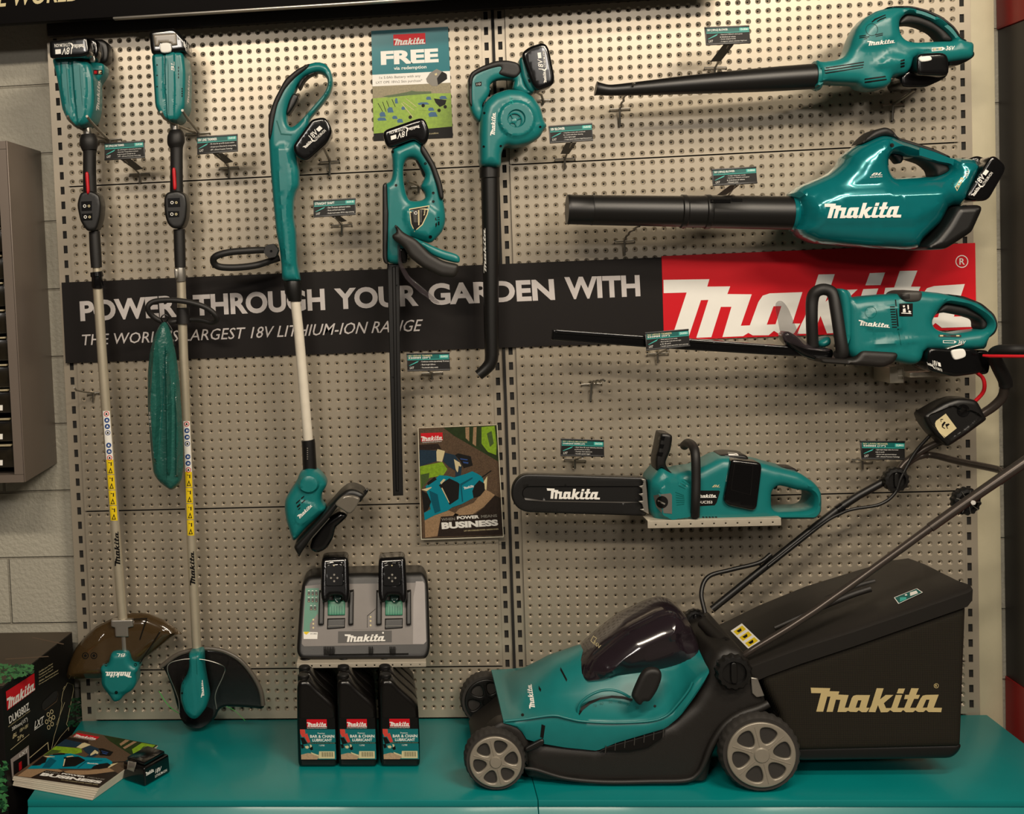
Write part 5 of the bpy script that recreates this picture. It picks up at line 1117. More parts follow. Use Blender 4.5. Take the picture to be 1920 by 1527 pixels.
for a, b_ in (([(1225,635),(1290,660)]), ([(1230,655),(1292,672)]), ([(1230,675),(1295,685)]), ([(1232,695),(1295,698)]), ([(1232,712),(1295,711)]), ([(1235,732),(1292,724)]), ([(1250,585),(1300,610)]), ([(1262,565),(1310,595)]), ([(1275,550),(1325,585)]), ([(1295,540),(1335,570)])):
    decal(m_, DKTEAL, q4(2, 2, [a, b_, (b_[0], b_[1] + 4), (a[0], a[1] + 4)]), sf, .0004)
for k in range(5): decal(m_, BPRINT, q4(2, 2, [(1425+k*24,822),(1438+k*24,820),(1445+k*24,829),(1432+k*24,831)]), sf, .0004)
m_.build('housing', r)
m_ = MB(); P = [(958, 925), (961, 908), (970, 895), (982, 888), (1000, 888), (1100, 891), (1206, 894), (1213, 900), (1213, 960), (1206, 966), (1100, 963), (985, 959), (970, 952), (961, 940)]
puff(m_, BLK, P, 0.15, 0.014, 0.005, 0.004, bumps=[([(977, 920), (985, 910), (1205, 910), (1205, 941), (990, 939), (979, 932)], -.005, .003)]); sf = onM(m_, .15)
logo(m_, WHITE, [(1025, 916), (1124, 917), (1125, 937), (1030, 936)], sf, .0006); decal(m_, DGREY, [(983, 934), (1020, 939), (1200, 942), (1200, 944), (1020, 941), (985, 938)], sf, .0004)
m_.build('bar_cover', r)
m_ = MB(); puff(m_, SIL, q4(2, 2, [(965,535),(1000,540),(1010,620),(1018,720),(1025,800),(960,765),(985,760),(975,725),(948,705),(980,700),(975,670),(948,650),(978,645),(975,610),(950,592),(978,585),(985,560)]), 0.175, 0.003, 0.001, rnd=0, cell=.006); m_.build('spiked_bumper', r)
m_ = MB(); puff(m_, BLK, q4(2, 2, [(1062,470),(1056,380),(1075,300),(1095,190),(1105,180),(1160,185),(1185,205),(1170,310),(1128,400),(1150,450),(1190,485),(1165,510),(1130,470),(1105,425)]), 0.15, 0.035, 0.008, 0.007)
sf = onM(m_, .15)
for y in (215, 275, 335): decal(m_, GBLK, q4(2, 2, [(1105-(y-215)*.12,y),(1150-(y-215)*.12,y+5),(1140-(y-215)*.12,y+35),(1095-(y-215)*.12,y+28)]), sf, .0006)
m_.build('hand_guard', r)
m_ = MB(); tpx(m_, RUB, [(1283, 836, .10, 8), (1290, 831, .14, 8), (1299, 837, .19, 8.3), (1304, 855, .22, 8.3), (1305, 900, .225, 8.3), (1304, 940, .225, 8.3), (1303, 968, .21, 8.3)], 18, curve=6); m_.build('front_handle', r)
batt(r, q4(2, 2, [(1622,388),(1640,378),(1840,402),(1852,440),(1815,738),(1790,762),(1600,722),(1568,690),(1572,650)]), 0.185, 0.028, name='battery', extra=lambda m_: (logo(m_, WHITE, q4(2, 2, [(1597,560),(1612,440),(1622,442),(1607,562)]), onM(m_, .18)), decal(m_, BPRINT, q4(2, 2, [(1668,420),(1810,435),(1790,660),(1640,620)]), onM(m_, .18), .0003, [q4(2, 2, [(1672,424),(1806,439),(1786,656),(1644,617)])])))
m_ = MB(); puff(m_, BLK, q4(2, 2, [(1530,340),(1600,330),(1720,340),(1745,360),(1740,385),(1620,372),(1540,360)]), 0.12, 0.04, 0.008); sf = onM(m_, .12); decal(m_, WHITE, q4(2, 2, [(1620,338),(1690,345),(1700,362),(1625,360)]), sf, .0005); m_.build('top_battery', r)
m_ = MB(); puff(m_, RUB, [(1445, 872), (1450, 873), (1487, 875), (1490, 888), (1510, 900), (1524, 915), (1527, 930), (1515, 932), (1511, 918), (1490, 906), (1470, 900), (1450, 893)], 0.13, 0.032, 0.008, 0.007); m_.build('rear_grip', r)
m_ = MB(); puff(m_, BLK, [(1437, 902), (1456, 904), (1455, 914), (1450, 918), (1444, 910)], .13, .015, .005, cell=.004); m_.build('trigger', r)

TRAY = mat('grey_painted_tray', (178, 170, 154), 0.45, .25, noise=.03)
def tray(label, x0, x1, yl, yr, d, lip, name='wall_tray', nh=11):
    """shelf tray: front lip corners in the picture, reaching back to the panel"""
    r = thing(name, label, 'shelf tray', W((x0 + x1) / 2, (yl + yr) / 2, d / 2))
    a, b_ = W(x0, yl, d), W(x1, yr, d); z = (a[2] + b_[2]) / 2
    m_ = MB(); box(m_, TRAY, a[0], b_[0], -d, -0.003, z - .0015, z, 0.0004); m_.build('tray_floor', r)
    h = lip * S(d); m_ = MB(); puff(m_, TRAY, [(a[0], z), (b_[0], z), (b_[0], z - h), (a[0], z - h)], d + .001, .0007, .0006, rnd=0, px=False, cell=.02,
        holes=[[(a[0] + (k + .7) * (b_[0] - a[0]) / (nh + .4) + .0022 * math.cos(t), z - h * .55 + .0022 * math.sin(t)) for t in [i * math.pi / 4 for i in range(8)]] for k in range(nh)])
    m_.build('front_lip', r); return z
tray('pale perforated tray shelf holding up the chainsaw', 1214, 1464, 980, 968, 0.215, 14)
zc = tray('thin perforated shelf below the twin battery charger, above the oil bottles', 556, 799, 1239, 1247, 0.20, 9, nh=14)

# ================================================================== CHARGER WITH TWO BATTERIES
cc = lambda P: qs(540, 1030, 6.64, P)
r = thing('battery_charger', 'twin-port black and grey battery charger on the thin shelf', 'battery charger', W(680, 1240, 0.12))
zb = W(680, 1238, .19)[2]; tilt = lambda p: (p[0], p[1] + max(0, p[2] - zb) * 0.42, p[2])
m_ = MB(); puff(m_, BLK, cc([(145,540),(215,445),(400,430),(900,410),(1690,400),(1750,500),(1760,620),(1772,1250),(1745,1345),(1690,1388),(1400,1388),(170,1385),(115,1330),(102,1270),(110,1100),(125,760)]), 0.135, 0.045, 0.012, 0.010, xform=tilt, dref=.18)
CG = mat('charger_grey', (112, 106, 102), 0.45); CGL = mat('charger_pale_grey', (146, 140, 138), 0.45); CGR = mat('charger_teal_label', (70, 130, 108), .45)
sf = onM(m_, .15)
decal(m_, CG, cc([(215,460),(400,440),(1580,420),(1680,400),(1700,430),(1722,1150),(1690,1185),(1400,1190),(200,1212),(172,1180),(180,1000)]), sf, .0003, step=8)
decal(m_, CGL, cc([(1560,600),(1590,440),(1590,402),(1680,402),(1700,430),(1722,1150),(1690,1185),(1555,1185)]), sf, .0009, step=8)
decal(m_, CGR, cc([(220,490),(385,485),(375,860),(270,1030),(192,1030),(205,750)]), sf, .0009, step=8)
decal(m_, CG, cc([(372,800),(375,1030),(272,1030),(272,930)]), sf, .0012)
decal(m_, WHITE, cc([(192,1030),(370,1035),(365,1120),(195,1120)]), sf, .0010); decal(m_, YEL, cc([(200,1030),(270,1030),(230,1068),(200,1050)]), sf, .0013); text(m_, BPRINT, 'DC18RD', cc([(280,1048),(360,1048),(360,1062),(280,1062)]), sf, .0013, .5)
for yy in (530, 615, 715):
    for k in range(3 if yy < 700 else 2):
        x = 245 + k * 46 + (28 if yy > 700 else 0); decal(m_, DGREY, cc([(x,yy),(x+34,yy),(x+34,yy+48),(x,yy+48)]), sf, .0012); decal(m_, CREAM, cc([(x+10,yy+34),(x+20,yy+34),(x+20,yy+42),(x+10,yy+42)]), sf, .0015); decal(m_, WHITE, cc([(x+4,yy-16),(x+24,yy-16),(x+24,yy-8),(x+4,yy-8)]), sf, .0012)
for y in (880, 930, 980): decal(m_, CREAM, circ(*cc([(315,y)])[0], 1.9, 10), sf, .0016)
decal(m_, DGREY, cc([(625,1025),(1292,1015),(1292,1160),(622,1170)]), sf, .0009, step=8); logo(m_, WHITE, cc([(705,1062),(1212,1060),(1212,1145),(722,1160)]), sf, .0014, step=None); decal(m_, WHITE, circ(*cc([(1183,1043)])[0], 1.8, 12), sf, .0012)
decal(m_, CG, cc([(812,585),(1100,580),(1105,1000),(805,1005)]), sf, .0012, step=8)
decal(m_, BPRINT, cc([(985,830),(1090,742),(1092,748),(990,836),(990,978),(984,978)]), sf, .0016)
for y in (845, 895, 950): decal(m_, CREAM, circ(*cc([(1028,y)])[0], 1.9, 10), sf, .0018)
m_.build('charger_body', r)
m_ = MB()
for k in range(14):
    x = 450 + k * 20 + (420 if k > 6 else 0) + (200 if k > 9 else 0); a = W(*cc([(x, 1215)])[0], .182); b_ = W(*cc([(x, 1320)])[0], .182); tube(m_, BLK, [list(a) + [.0012], list(b_) + [.0012]], 6)
box(m_, BLK, W(*cc([(450,0)])[0], .18)[0], W(*cc([(1450,0)])[0], .18)[0], -.1805, -.176, W(*cc([(0,1330)])[0], .18)[2], W(*cc([(0,1320)])[0], .18)[2]); m_.build('front_ribs', r)
for i, x0 in enumerate((0, 724)):
    for xa, xb in ((372, 440), (748, 810)):
        P = cc([(xa + x0, 590), (xb + x0, 580), (xb + x0, 965), (xa + x0, 968)]); m_ = MB(); puff(m_, BLK, P, .172, .022, .004, cell=.01, rnd=0, xform=tilt); m_.build('port_rail', r)
    P = cc([(485 + x0, 700), (705 + x0, 700), (703 + x0, 865), (487 + x0, 868)]); m_ = MB(); puff(m_, mat('green_port_slide', (52, 130, 100), .4), P, .17, .016, .003, cell=.01, rnd=0, xform=tilt)
    for k in range(6): decal(m_, DKTEAL, cc([(510+x0+k*32,710),(514+x0+k*32,710),(514+x0+k*32,862),(510+x0+k*32,862)]), onM(m_, .16), .0003)
    m_.build('port_slide', r)
    m_ = MB(); puff(m_, BLK, cc([(482 + x0, 905), (708 + x0, 900), (705 + x0, 1010), (480 + x0, 1025)]), .17, .0145, .003, cell=.01, rnd=0, xform=tilt); decal(m_, GREY, cc([(485+x0,956),(700+x0,952),(700+x0,958),(485+x0,962)]), onM(m_, .16), .0004); m_.build('port_contact', r)
for k, x0 in enumerate((0, 722)):
    P = cc([(402 + x0, 200), (430 + x0, 160), (715 + x0, 145), (745 + x0, 190), (762 + x0, 560), (752 + x0, 680), (690 + x0, 690), (672 + x0, 600), (515 + x0, 600), (500 + x0, 680), (430 + x0, 690), (402 + x0, 600)])
    tt = ['left', 'right'][k]
    rb = thing('battery_pack', 'glossy black battery standing in the %s port of the charger' % tt, 'battery', W(*cc([(580 + x0, 690)])[0], .19), 'batteries in the twin charger')
    m_ = MB(); puff(m_, GBLK, P, .175, .035, .01, .008, tb=.03, xform=lambda p: (p[0], p[1] + max(0, p[2] - zb) * 0.3, p[2]), bumps=[(cc([(460+x0,225),(690+x0,215),(690+x0,470),(670+x0,488),(475+x0,490),(458+x0,470)]), .0025, .002)])
    sf = onM(m_, .17); c = cc([(575 + x0, 360)])[0]; decal(m_, BPRINT, circ(*c, 3.5, 10), sf, .0004); 
    for a in range(4): decal(m_, GREY, circ(c[0] + 6 * math.cos(a * 1.57), c[1] + 6 * math.sin(a * 1.57), 2, 8), sf, .0004)
    decal(m_, CREAM, circ(*cc([(572 + x0, 205)])[0], 1.3, 8), sf, .0005)
    m_.build('case', rb)
    m_ = MB(); puff(m_, mat('dark_green_gloss', (8, 46, 40), .12), cc([(545 + x0, 610), (665 + x0, 605), (660 + x0, 700), (605 + x0, 740), (550 + x0, 705)]), .19, .012, .004, cell=.008, xform=tilt); decal(m_, WHITE, cc([(560+x0,660),(620+x0,662),(620+x0,672),(560+x0,672)]), onM(m_, .19), .0004); m_.build('gauge_window', rb)

# ================================================================== OIL BOTTLES
def bottle0():
    r = thing('oil_bottle', '', 'oil bottle', W(596, 1441, 0.29)); r.location.z = 0.0; r['_o'] = (r.location.x, r.location.y, 0.0)
    D = 0.29; BOT = mat('black_hdpe_bottle', (12, 10, 9), 0.25, bump=.1, bscale=300)
    m_ = MB(); puff(m_, BOT, [(559, 1300), (561, 1290), (566, 1286), (578, 1286), (584, 1289), (596, 1302), (622, 1325), (630, 1336), (633, 1390), (634, 1442), (630, 1447), (565, 1447), (561, 1442), (559, 1370)], D, .029, .012, .010, cell=.005)
    zmin = min(v[2] for v in m_.v); m_.v = [(x, y, z - zmin) for x, y, z in m_.v]; dz = zmin
    tpx(m_, BOT, [(570, 1291, D, 9), (570, 1283, D, 9)], 20)
    sf0 = onY(D + .0292); sf = lambda x, y, o: sf0(x, y, o * .35) - np.array([0, 0, dz * 0])
    LQ = [(561.5, 1347), (627.5, 1347), (630.5, 1427), (565, 1427)]; q = qmap(LQ); Q = lambda P: [q(u, v) for u, v in P]
    decal(m_, BPRINT, LQ, sf, .0002); LT = mat('label_teal', (8, 104, 108), .4)
    decal(m_, LT, Q([(0,.265),(1,.265),(1,.97),(0,.97)]), sf, .0004)
    redlogo(m_, Q([(.2,.03),(.77,.03),(.77,.215),(.2,.215)]), sf, .0006); text(m_, WHITE, 'OUTDOOR POWER EQUIPMENT', Q([(.2,.225),(.77,.225),(.77,.25),(.2,.25)]), sf, .0006, .8)
    text(m_, WHITE, 'Premium', Q([(.5,.34),(.7,.34),(.7,.375),(.5,.375)]), sf, .0008, .3); text(m_, WHITE, 'BAR & CHAIN', Q([(.28,.395),(.97,.395),(.97,.465),(.28,.465)]), sf, .0008, 1.2); text(m_, WHITE, 'LUBRICANT', Q([(.34,.485),(.9,.485),(.9,.55),(.34,.55)]), sf, .0008, 1.2)
    decal(m_, BPRINT, Q([(.1,.575),(1,.575),(1,.60),(.1,.60)]), sf, .0008); text(m_, CREAM, 'Suitable for use with petrol & electric chainsaws', Q([(.2,.58),(.98,.58),(.98,.595),(.2,.595)]), sf, .001)
    text(m_, WHITE, '1 LITRE', Q([(.53,.625),(.68,.625),(.68,.66),(.53,.66)]), sf, .0008, .3)
    decal(m_, mat('label_orange', (206, 64, 52), .45, noise=.2, scale=300), Q([(.0,.265),(.14,.27),(.15,.38),(.2,.36),(.28,.56),(.2,.58),(.12,.44),(.05,.45),(0,.36)]), sf, .0006); decal(m_, BPRINT, Q([(0,.46),(.1,.46),(.2,.6),(.05,.62)]), sf, .0007)
    decal(m_, CREAM, Q([(.12,.66),(.2,.65),(.24,.68),(.2,.72),(.14,.71)]), sf, .0007); decal(m_, BPRINT, Q([(.0,.62),(.08,.62),(.1,.7),(.02,.72)]), sf, .0007); decal(m_, CREAM, Q([(.26,.62),(.31,.63),(.32,.70),(.28,.72)]), sf, .0007); decal(m_, BPRINT, Q([(.24,.71),(.34,.66),(.35,.74),(.29,.76)]), sf, .0008)
    decal(m_, mat('label_wood', (176, 146, 116), .45, noise=.3, scale=200), Q([(0,.86),(.2,.82),(.5,.86),(.52,.92),(.45,.97),(0,.97)]), sf, .0006); decal(m_, CREAM, Q([(.28,.80),(.5,.87),(.5,.90),(.3,.84)]), sf, .0008)
    decal(m_, CREAM, Q([(.52,.78),(.96,.78),(.96,.95),(.5,.95)]), sf, .0009)
    for k in range(15): w_ = (.006, .012, .009)[k % 3]; decal(m_, BPRINT, Q([(.58+k*.023,.8),(.58+k*.023+w_,.8),(.58+k*.023+w_,.91),(.58+k*.023,.91)]), sf, .0012)
    decal(m_, BPRINT, Q([(0,.97),(1,.97),(1,1),(0,1)]), sf, .0007)
    m_.build('body', r)
    m_ = MB(); c = W(570, 1290, D); zt = W(570, 1265, D)[2] - 0.0; zl = c[2]
    lathe(m_, BLK, [(.0001, zt - zl), (.0125, zt - zl), (.0142, zt - zl - .002), (.0142, .010), (.0135, .009), (.0135, .0085), (.0145, .008), (.0145, .0), (.0001, .0)], (c[0], c[1], zl), (0, 0, 1), 48, mod=lambda a, h, k: a + (.0005 if k % 2 and a > .0135 and h > .009 else 0)); m_.build('cap', r)
    return r
b0 = bottle0()
base = b0.location.copy(); kids = list(b0.children)
CN = ['left', 'middle', 'right']; RN = ['front row, full label visible', 'second row, only cap and shoulder visible', 'third row back, only shoulder visible', 'rearmost row against the panel']
for j in range(4):
    for i in range(3):
        dx = i * 0.0995 + (0.006 if i == 2 else 0) ; y = base.y + j * 0.0625
        lab = 'black chain oil bottle, %s column, %s' % (CN[i], RN[j])
        if i == j == 0: c = b0
        else:
            c = b0.copy(); COL.objects.link(c); c.location = (base.x + dx - .002 * j, y, 0)
            for ch in kids:
                d_ = ch.copy(); COL.objects.link(d_); d_.parent = c
        c['label'] = lab; c['group'] = 'bar and chain lubricant bottles'

# ================================================================== LAWN MOWER
def proj(P):
    q = (np.array(P) - CAM) @ RM; return CX + F * q[0] / q[1], CY - F * q[2] / q[1]
def tab(T, x):
    return float(np.interp(x, [t[0] for t in T], [t[1] for t in T]))
def zat(T, X, d):
    z = 0.15
    for _ in range(6):
        px, _y = proj((X, -d, z)); z = W(px, tab(T, px), d)[2]
    return z
r = thing('lawn_mower', 'teal and black lawn mower on the counter with a rear fabric grass catcher', 'lawn mower', (0.2, -0.25, 0))
LOW = [(943,1357),(975,1367),(988,1388),(1019,1396),(1060,1403),(1120,1409),(1156,1394),(1200,1381),(1248,1367),(1275,1345),(1300,1312),(1322,1279),(1330,1262)]
SH = [(943,1351),(985,1349),(1044,1343),(1092,1352),(1150,1355),(1215,1353),(1259,1337),(1290,1300),(1300,1280),(1320,1262),(1330,1252)]
TOP = [(930,1335),(939,1312),(974,1282),(1035,1243),(1088,1221),(1150,1207),(1230,1198),(1310,1196),(1345,1200)]
x0 = W(944, 1352, .43)[0]; x1 = W(1329, 1255, .43)[0]
secs = []
N = 46
for i in range(N):
    f = i / (N - 1); X = x0 + (x1 - x0) * f
    lo = zat(LOW, X, .43); sh = max(zat(SH, X, .425), lo + .004); tp = max(zat(TOP, X, .27), sh + .004)
    rows = [(.428, lo), (.431, lo + .25 * (sh - lo)), (.430, lo + .8 * (sh - lo)), (.426, sh), (.418, sh + .05 * (tp - sh)), (.40, sh + .12 * (tp - sh)), (.37, sh + .42 * (tp - sh)), (.34, sh + .72 * (tp - sh)), (.31, sh + .90 * (tp - sh)), (.27, tp)]
    pts = [(X, -d, z) for d, z in rows] + [(X, -(.5 - d) + 0, z) for d, z in rows[::-1]]
    secs.append(pts)
m_ = MB(); loft(m_, TEAL, secs, closed=True)
sf = onM(m_, .3)
cw = lambda P: qs(840, 1100, 3.577, P)
logo(m_, WHITE, cw([(545,820),(528,660),(560,655),(585,815)]), sf, .0006)
decal(m_, BPRINT, cw([(755,540),(800,625),(795,640),(752,560)]), sf, .0006); decal(m_, BPRINT, cw([(608,665),(625,690),(622,708),(608,690)]), sf, .0006)
decal(m_, BPRINT, circ(*cw([(500,862)])[0], 3, 12), sf, .0006); decal(m_, BPRINT, circ(*cw([(1388,803)])[0], 2.5, 12), sf, .0006)
decal(m_, BPRINT, cw([(875,850),(895,808),(950,770),(1020,745),(1100,732),(1180,738),(1240,755),(1235,768),(1180,755),(1100,748),(1020,760),(955,790),(905,830),(880,866)]), sf, .0008, step=3)  # shade of the dial groove painted as a dark crescent
for k, (x, y) in enumerate([(935,845),(985,800),(1030,785),(1090,775),(1150,777),(1210,790),(1268,815)]):
    if k: text(m_, DKTEAL, ['', '70', '60', '50', '40', '30', '20'][k], cw([(x-12,y-9),(x+12,y-9),(x+12,y+9),(x-12,y+9)]), sf, .0006)
decal(m_, BPRINT, cw([(628,925),(652,935),(640,1020),(618,1010)]), sf, .0006)
m_.build('top_cover', r)
m_ = MB(); tpx(m_, TEAL, [(p[0], p[1], .405, 2.5) for p in cw([(870,870),(880,800),(930,745),(1010,705),(1090,695),(1160,712),(1220,745)])], 10, curve=5)
tpx(m_, TEAL, [(p[0], p[1], .431, 2.2) for p in cw([(380,905),(520,890),(700,866),(800,885),(900,905),(1100,915),(1340,905),(1460,870),(1540,790),(1610,700),(1640,640)])], 10, curve=5); m_.build('cover_ridge', r)
# dark viewing cover over the batteries
m_ = MB(); P = cw([(840,545),(870,470),(930,400),(1050,300),(1160,215),(1250,172),(1350,125),(1440,98),(1500,105),(1560,150),(1600,215),(1650,330),(1675,440),(1668,478),(1500,512),(1200,562),(1000,596),(885,608),(855,580)])
puff(m_, CLEARV, P, 0.27, 0.11, 0.085, 0.075, cell=.009, bumps=[(cw([(960,560),(1130,390),(1300,290),(1500,210),(1600,260),(1640,440),(1500,490),(1100,560)]), -.01, .02)])
sf = onM(m_, .3); text(m_, CREAM, '36V', cw([(980,360),(1028,395),(1018,422),(975,385)]), sf, bold=.3); decal(m_, CREAM, cw([(975,330),(1000,348),(975,385),(955,365)]), sf, .0004, [cw([(976,337),(994,350),(974,378),(961,365)])])
m_.build('battery_cover', r)
m_ = MB(); puff(m_, RUB, cw([(1228,738),(1240,700),(1262,650),(1285,600),(1312,560),(1350,542),(1400,545),(1428,565),(1432,610),(1402,690),(1370,740),(1345,770),(1305,765),(1295,790),(1270,790)]), 0.44, 0.012, .01, .009); m_.build('height_lever', r)
DO = [(895,1456),(894,1450),(901,1438),(918,1424),(945,1404),(965,1390),(1040,1396),(1120,1402),(1200,1378),(1262,1356),(1302,1322),(1322,1287),(1330,1252),(1344,1226),(1365,1216),(1394,1222),(1412,1248),(1425,1275),(1440,1316),(1446,1338),(1414,1343),(1386,1356),(1358,1382),(1340,1425),(1331,1470),(1328,1480),(1301,1484),(1092,1482),(1036,1475),(988,1463),(984,1430),(965,1405),(935,1412),(910,1434)]
m_ = MB(); puff(m_, DECK, DO, 0.25, 0.172, 0.03, 0.028, dref=.425, cell=.01, xform=lambda p: (p[0], p[1], max(p[2], .010)))
m_.build('deck', r)
for dd in (.40,):
    m_ = MB(); puff(m_, DECK, [(W(x, y, .42)[0], W(x, y, .42)[2]) for x, y in [(893,1425),(900,1392),(915,1368),(935,1353),(952,1352),(978,1365),(992,1390),(990,1440),(980,1420),(966,1392),(940,1380),(915,1388),(903,1410)]], dd, .028, .012, .01, px=False, cell=.008); m_.build('wheel_fender', r)
m_ = MB(); tpx(m_, DECK, [(p[0], p[1], .43, p[2]) for p in [(984,1441,3),(1005,1444,4),(1060,1460,4),(1133,1467,4.5),(1220,1466,4.5),(1285,1464,4.5),(1308,1452,4.5),(1320,1432,5),(1334,1398,6),(1358,1362,7),(1388,1341,7.5),(1420,1330,7.5),(1441,1320,7)]], 12, curve=5); m_.build('deck_lip', r)
m_ = MB()
for k in range(7):
    x = 1136 + k * 18; y0 = 1403 - k * 5; a = W(x, y0 - 4, .432); b_ = W(x - 1, min(y0 + 10, 1412 - k * 1.2), .432); tube(m_, DGREY, [list(a) + [.0012], list(b_) + [.0012]], 6)
m_.build('vent_slats', r)
m_ = MB(); puff(m_, BPRINT, [(1122,1409),(1140,1400),(1248,1369),(1240,1385),(1215,1402),(1180,1409)], .428, .0025, .002, rnd=0, cell=.01); m_.build('side_vent', r)
m_ = MB(); puff(m_, BLK, cw([(508,1078),(640,1010),(645,1060),(520,1110)]), .43, .008, .004, cell=.008); m_.build('axle_bracket', r)
def wheel(cx, cy, X, y, z, rad, near=True, spokes=6):
    m_ = MB(); w_ = .042; TIRE = mat('worn_tyre_rubber', (44, 41, 38), .7, bump=.3, bscale=300)
    pr = [(rad * .80, 0), (rad * .93, -.001), (rad * .985, .006), (rad, .012), (rad, w_ - .012), (rad * .985, w_ - .006), (rad * .93, w_ + .001), (rad * .80, w_)]
    lathe(m_, TIRE, pr, (X, y, z), (0, 1, 0), 120, mod=lambda a, h, k: a - (.0022 if (a > rad * .95 and (k // 2 + (1 if h > w_ / 2 else 0)) % 2) else 0))
    t_ = m_.build('wheel', r)
    HUB = SILW if near else BLK
    h_ = MB(); R2 = rad * .84; holes = []
    for k in range(spokes):
        a = 2 * math.pi * (k + .2) / spokes; P = []
        for rr, da in ((.36, -.16), (.50, -.34), (.70, -.37), (.84, -.30), (.88, 0), (.84, .30), (.70, .37), (.50, .34), (.36, .16)): P.append((X + R2 * rr * math.cos(a + da), z + R2 * rr * math.sin(a + da)))
        holes.append(P)
    circ2 = [(X + R2 * math.cos(2 * math.pi * k / 48), z + R2 * math.sin(2 * math.pi * k / 48)) for k in range(48)]
    puff(h_, HUB, circ2, -y + .002, .004, .003, holes=holes, px=False, rnd=1, cell=.008)
    lathe(h_, HUB, [(.0001, .005), (rad * .17, .005), (rad * .2, .002), (rad * .2, 0)], (X, y - .004, z), (0, -1, 0), 24)
    for k in range(spokes):
        a = 2 * math.pi * (k + .7) / spokes
        tube(h_, HUB, [[X + rad * .22 * math.cos(a), y - .006, z + rad * .22 * math.sin(a), .0011], [X + rad * .74 * math.cos(a), y - .006, z + rad * .74 * math.sin(a), .0011]], 6)
    hb = h_.build('hub_cap', t_)
    g = MB(); lathe(g, PEGD, [(.0001, 0), (rad * .8, 0), (rad * .8, .01), (.0001, .01)], (X, y + .02, z), (0, 1, 0), 32); g.build('inner_disc', t_)
SILW = mat('silver_hub_plastic', (150, 143, 130), 0.35, .35)
c = W(929, 1433, .455); wheel(0, 0, c[0], c[1], 0.0725, 0.0722)
c2 = W(1427, 1425, .465); wheel(0, 0, c2[0], c2[1], 0.091, 0.0907)
c3 = W(912, 1316, .06); wheel(0, 0, c3[0] + .003, -.07, 0.0725, 0.0722, False)
wheel(0, 0, c2[0], -.07, 0.091, 0.0907, False)
# knobs
def knob(px, py, d, rp, name='handle_knob', n=14, ax=(0, -1, 0), spokes=False):
    m_ = MB(); R_ = rp * S(d); c = W(px, py, d)
    lathe(m_, BLK, [(R_ * .9, 0), (R_, .004), (R_, .018), (R_ * .9, .023), (R_ * .66, .024), (R_ * .62, .015), (R_ * .2, .015), (R_ * .18, .019), (.0001, .019)], c, ax, n * 4, mod=lambda a, h, k: a * (.93 if (a > R_ * .85 and k % 4 < 2) else 1))
    if spokes:
        for k in range(9):
            a = k * 2 * math.pi / 9; tube(m_, SIL, [[c[0] + R_ * .15 * math.cos(a), c[1] - .0255, c[2] + R_ * .15 * math.sin(a), .0007], [c[0] + R_ * .85 * math.cos(a), c[1] - .0255, c[2] + R_ * .85 * math.sin(a), .0007]], 5)
    else:
        puff(m_, BLK, [(c[0] - R_ * .18, c[2] - R_ * .6), (c[0] + R_ * .18, c[2] - R_ * .6), (c[0] + R_ * .18, c[2] + R_ * .6), (c[0] - R_ * .18, c[2] + R_ * .6)], -c[1] + .018, .004, .003, px=False, cell=.006)
    m_.build(name, r)
knob(1372, 1257, .425, 33); knob(1675, 898, .12, 23); knob(1806, 938, .37, 25, spokes=True)
knob(1301, 1160, .15, 20)
m_ = MB(); tpx(m_, DECK, [(1318, 1168, .27, 11), (1340, 1190, .31, 11.5), (1358, 1206, .35, 12)], 20); tpx(m_, GBLK, [(1357, 1205, .35, 9), (1359, 1207, .352, 9)], 18); m_.build('handle_socket', r)
m_ = MB(); puff(m_, SIL, [(1407,1270),(1420,1272),(1433,1305),(1418,1308),(1410,1300)], .425, .003, .002, cell=.008, rnd=0); m_.build('side_bracket', r)
GUN = mat('dark_tube_paint', (70, 63, 58), 0.3, 0.5)
m_ = MB(); tpx(m_, GUN, [(1392, 1232, .40, 5), (1412, 1218, .405, 5.5), (1529, 1145, .41, 6.5), (1745, 989, .41, 7)], 18, curve=3); m_.build('lower_handle_tube', r)
m_ = MB(); tpx(m_, GUN, [(1744, 990, .41, 8.3), (1810, 943, .41, 8.6), (1925, 864, .41, 9.5), (2040, 786, .41, 9.5)], 18, curve=3); tpx(m_, SIL, [(1825, 943, .42, 4.5), (1825, 943, .435, 4)], 12); m_.build('upper_handle_tube', r)
m_ = MB(); tpx(m_, BLK, [(1335, 1143, .12, 6.5), (1440, 1059, .12, 6.5), (1577, 951, .12, 7), (1660, 902, .12, 7)], 14, curve=3); m_.build('lower_handle_tube', r)
m_ = MB(); tpx(m_, GUN, [(1688, 884, .12, 6), (1708, 864, .12, 6), (1728, 855, .125, 6), (1750, 854, .13, 6), (1800, 866, .2, 6.5), (1868, 880, .35, 6.5), (1880, 887, .39, 6.5), (1882, 895, .405, 6.5), (1874, 905, .41, 6)], 14, curve=5); m_.build('cross_tube', r)
m_ = MB(); tpx(m_, GUN, [(1680, 890, .12, 6), (1700, 866, .12, 6.5), (1735, 842, .13, 6.5), (1775, 824, .15, 6.5)], 14, curve=5); m_.build('upper_handle_tube', r)
m_ = MB(); tpx(m_, GUN, [(1815, 796, .16, 7.5), (1838, 779, .16, 7.8), (1862, 763, .17, 8), (1879, 745, .18, 8), (1885, 722, .19, 8)], 16, curve=5); m_.build('upper_handle_tube', r)
m_ = MB(); tpx(m_, RUB, [(1886, 724, .19, 11), (1884, 712, .195, 11.5), (1873, 690, .21, 11.5), (1864, 668, .23, 11), (1871, 658, .25, 10), (1895, 656, .28, 9.5), (1925, 656, .3, 9.5), (1990, 657, .35, 9.5)], 18, curve=5); m_.build('foam_grip', r)
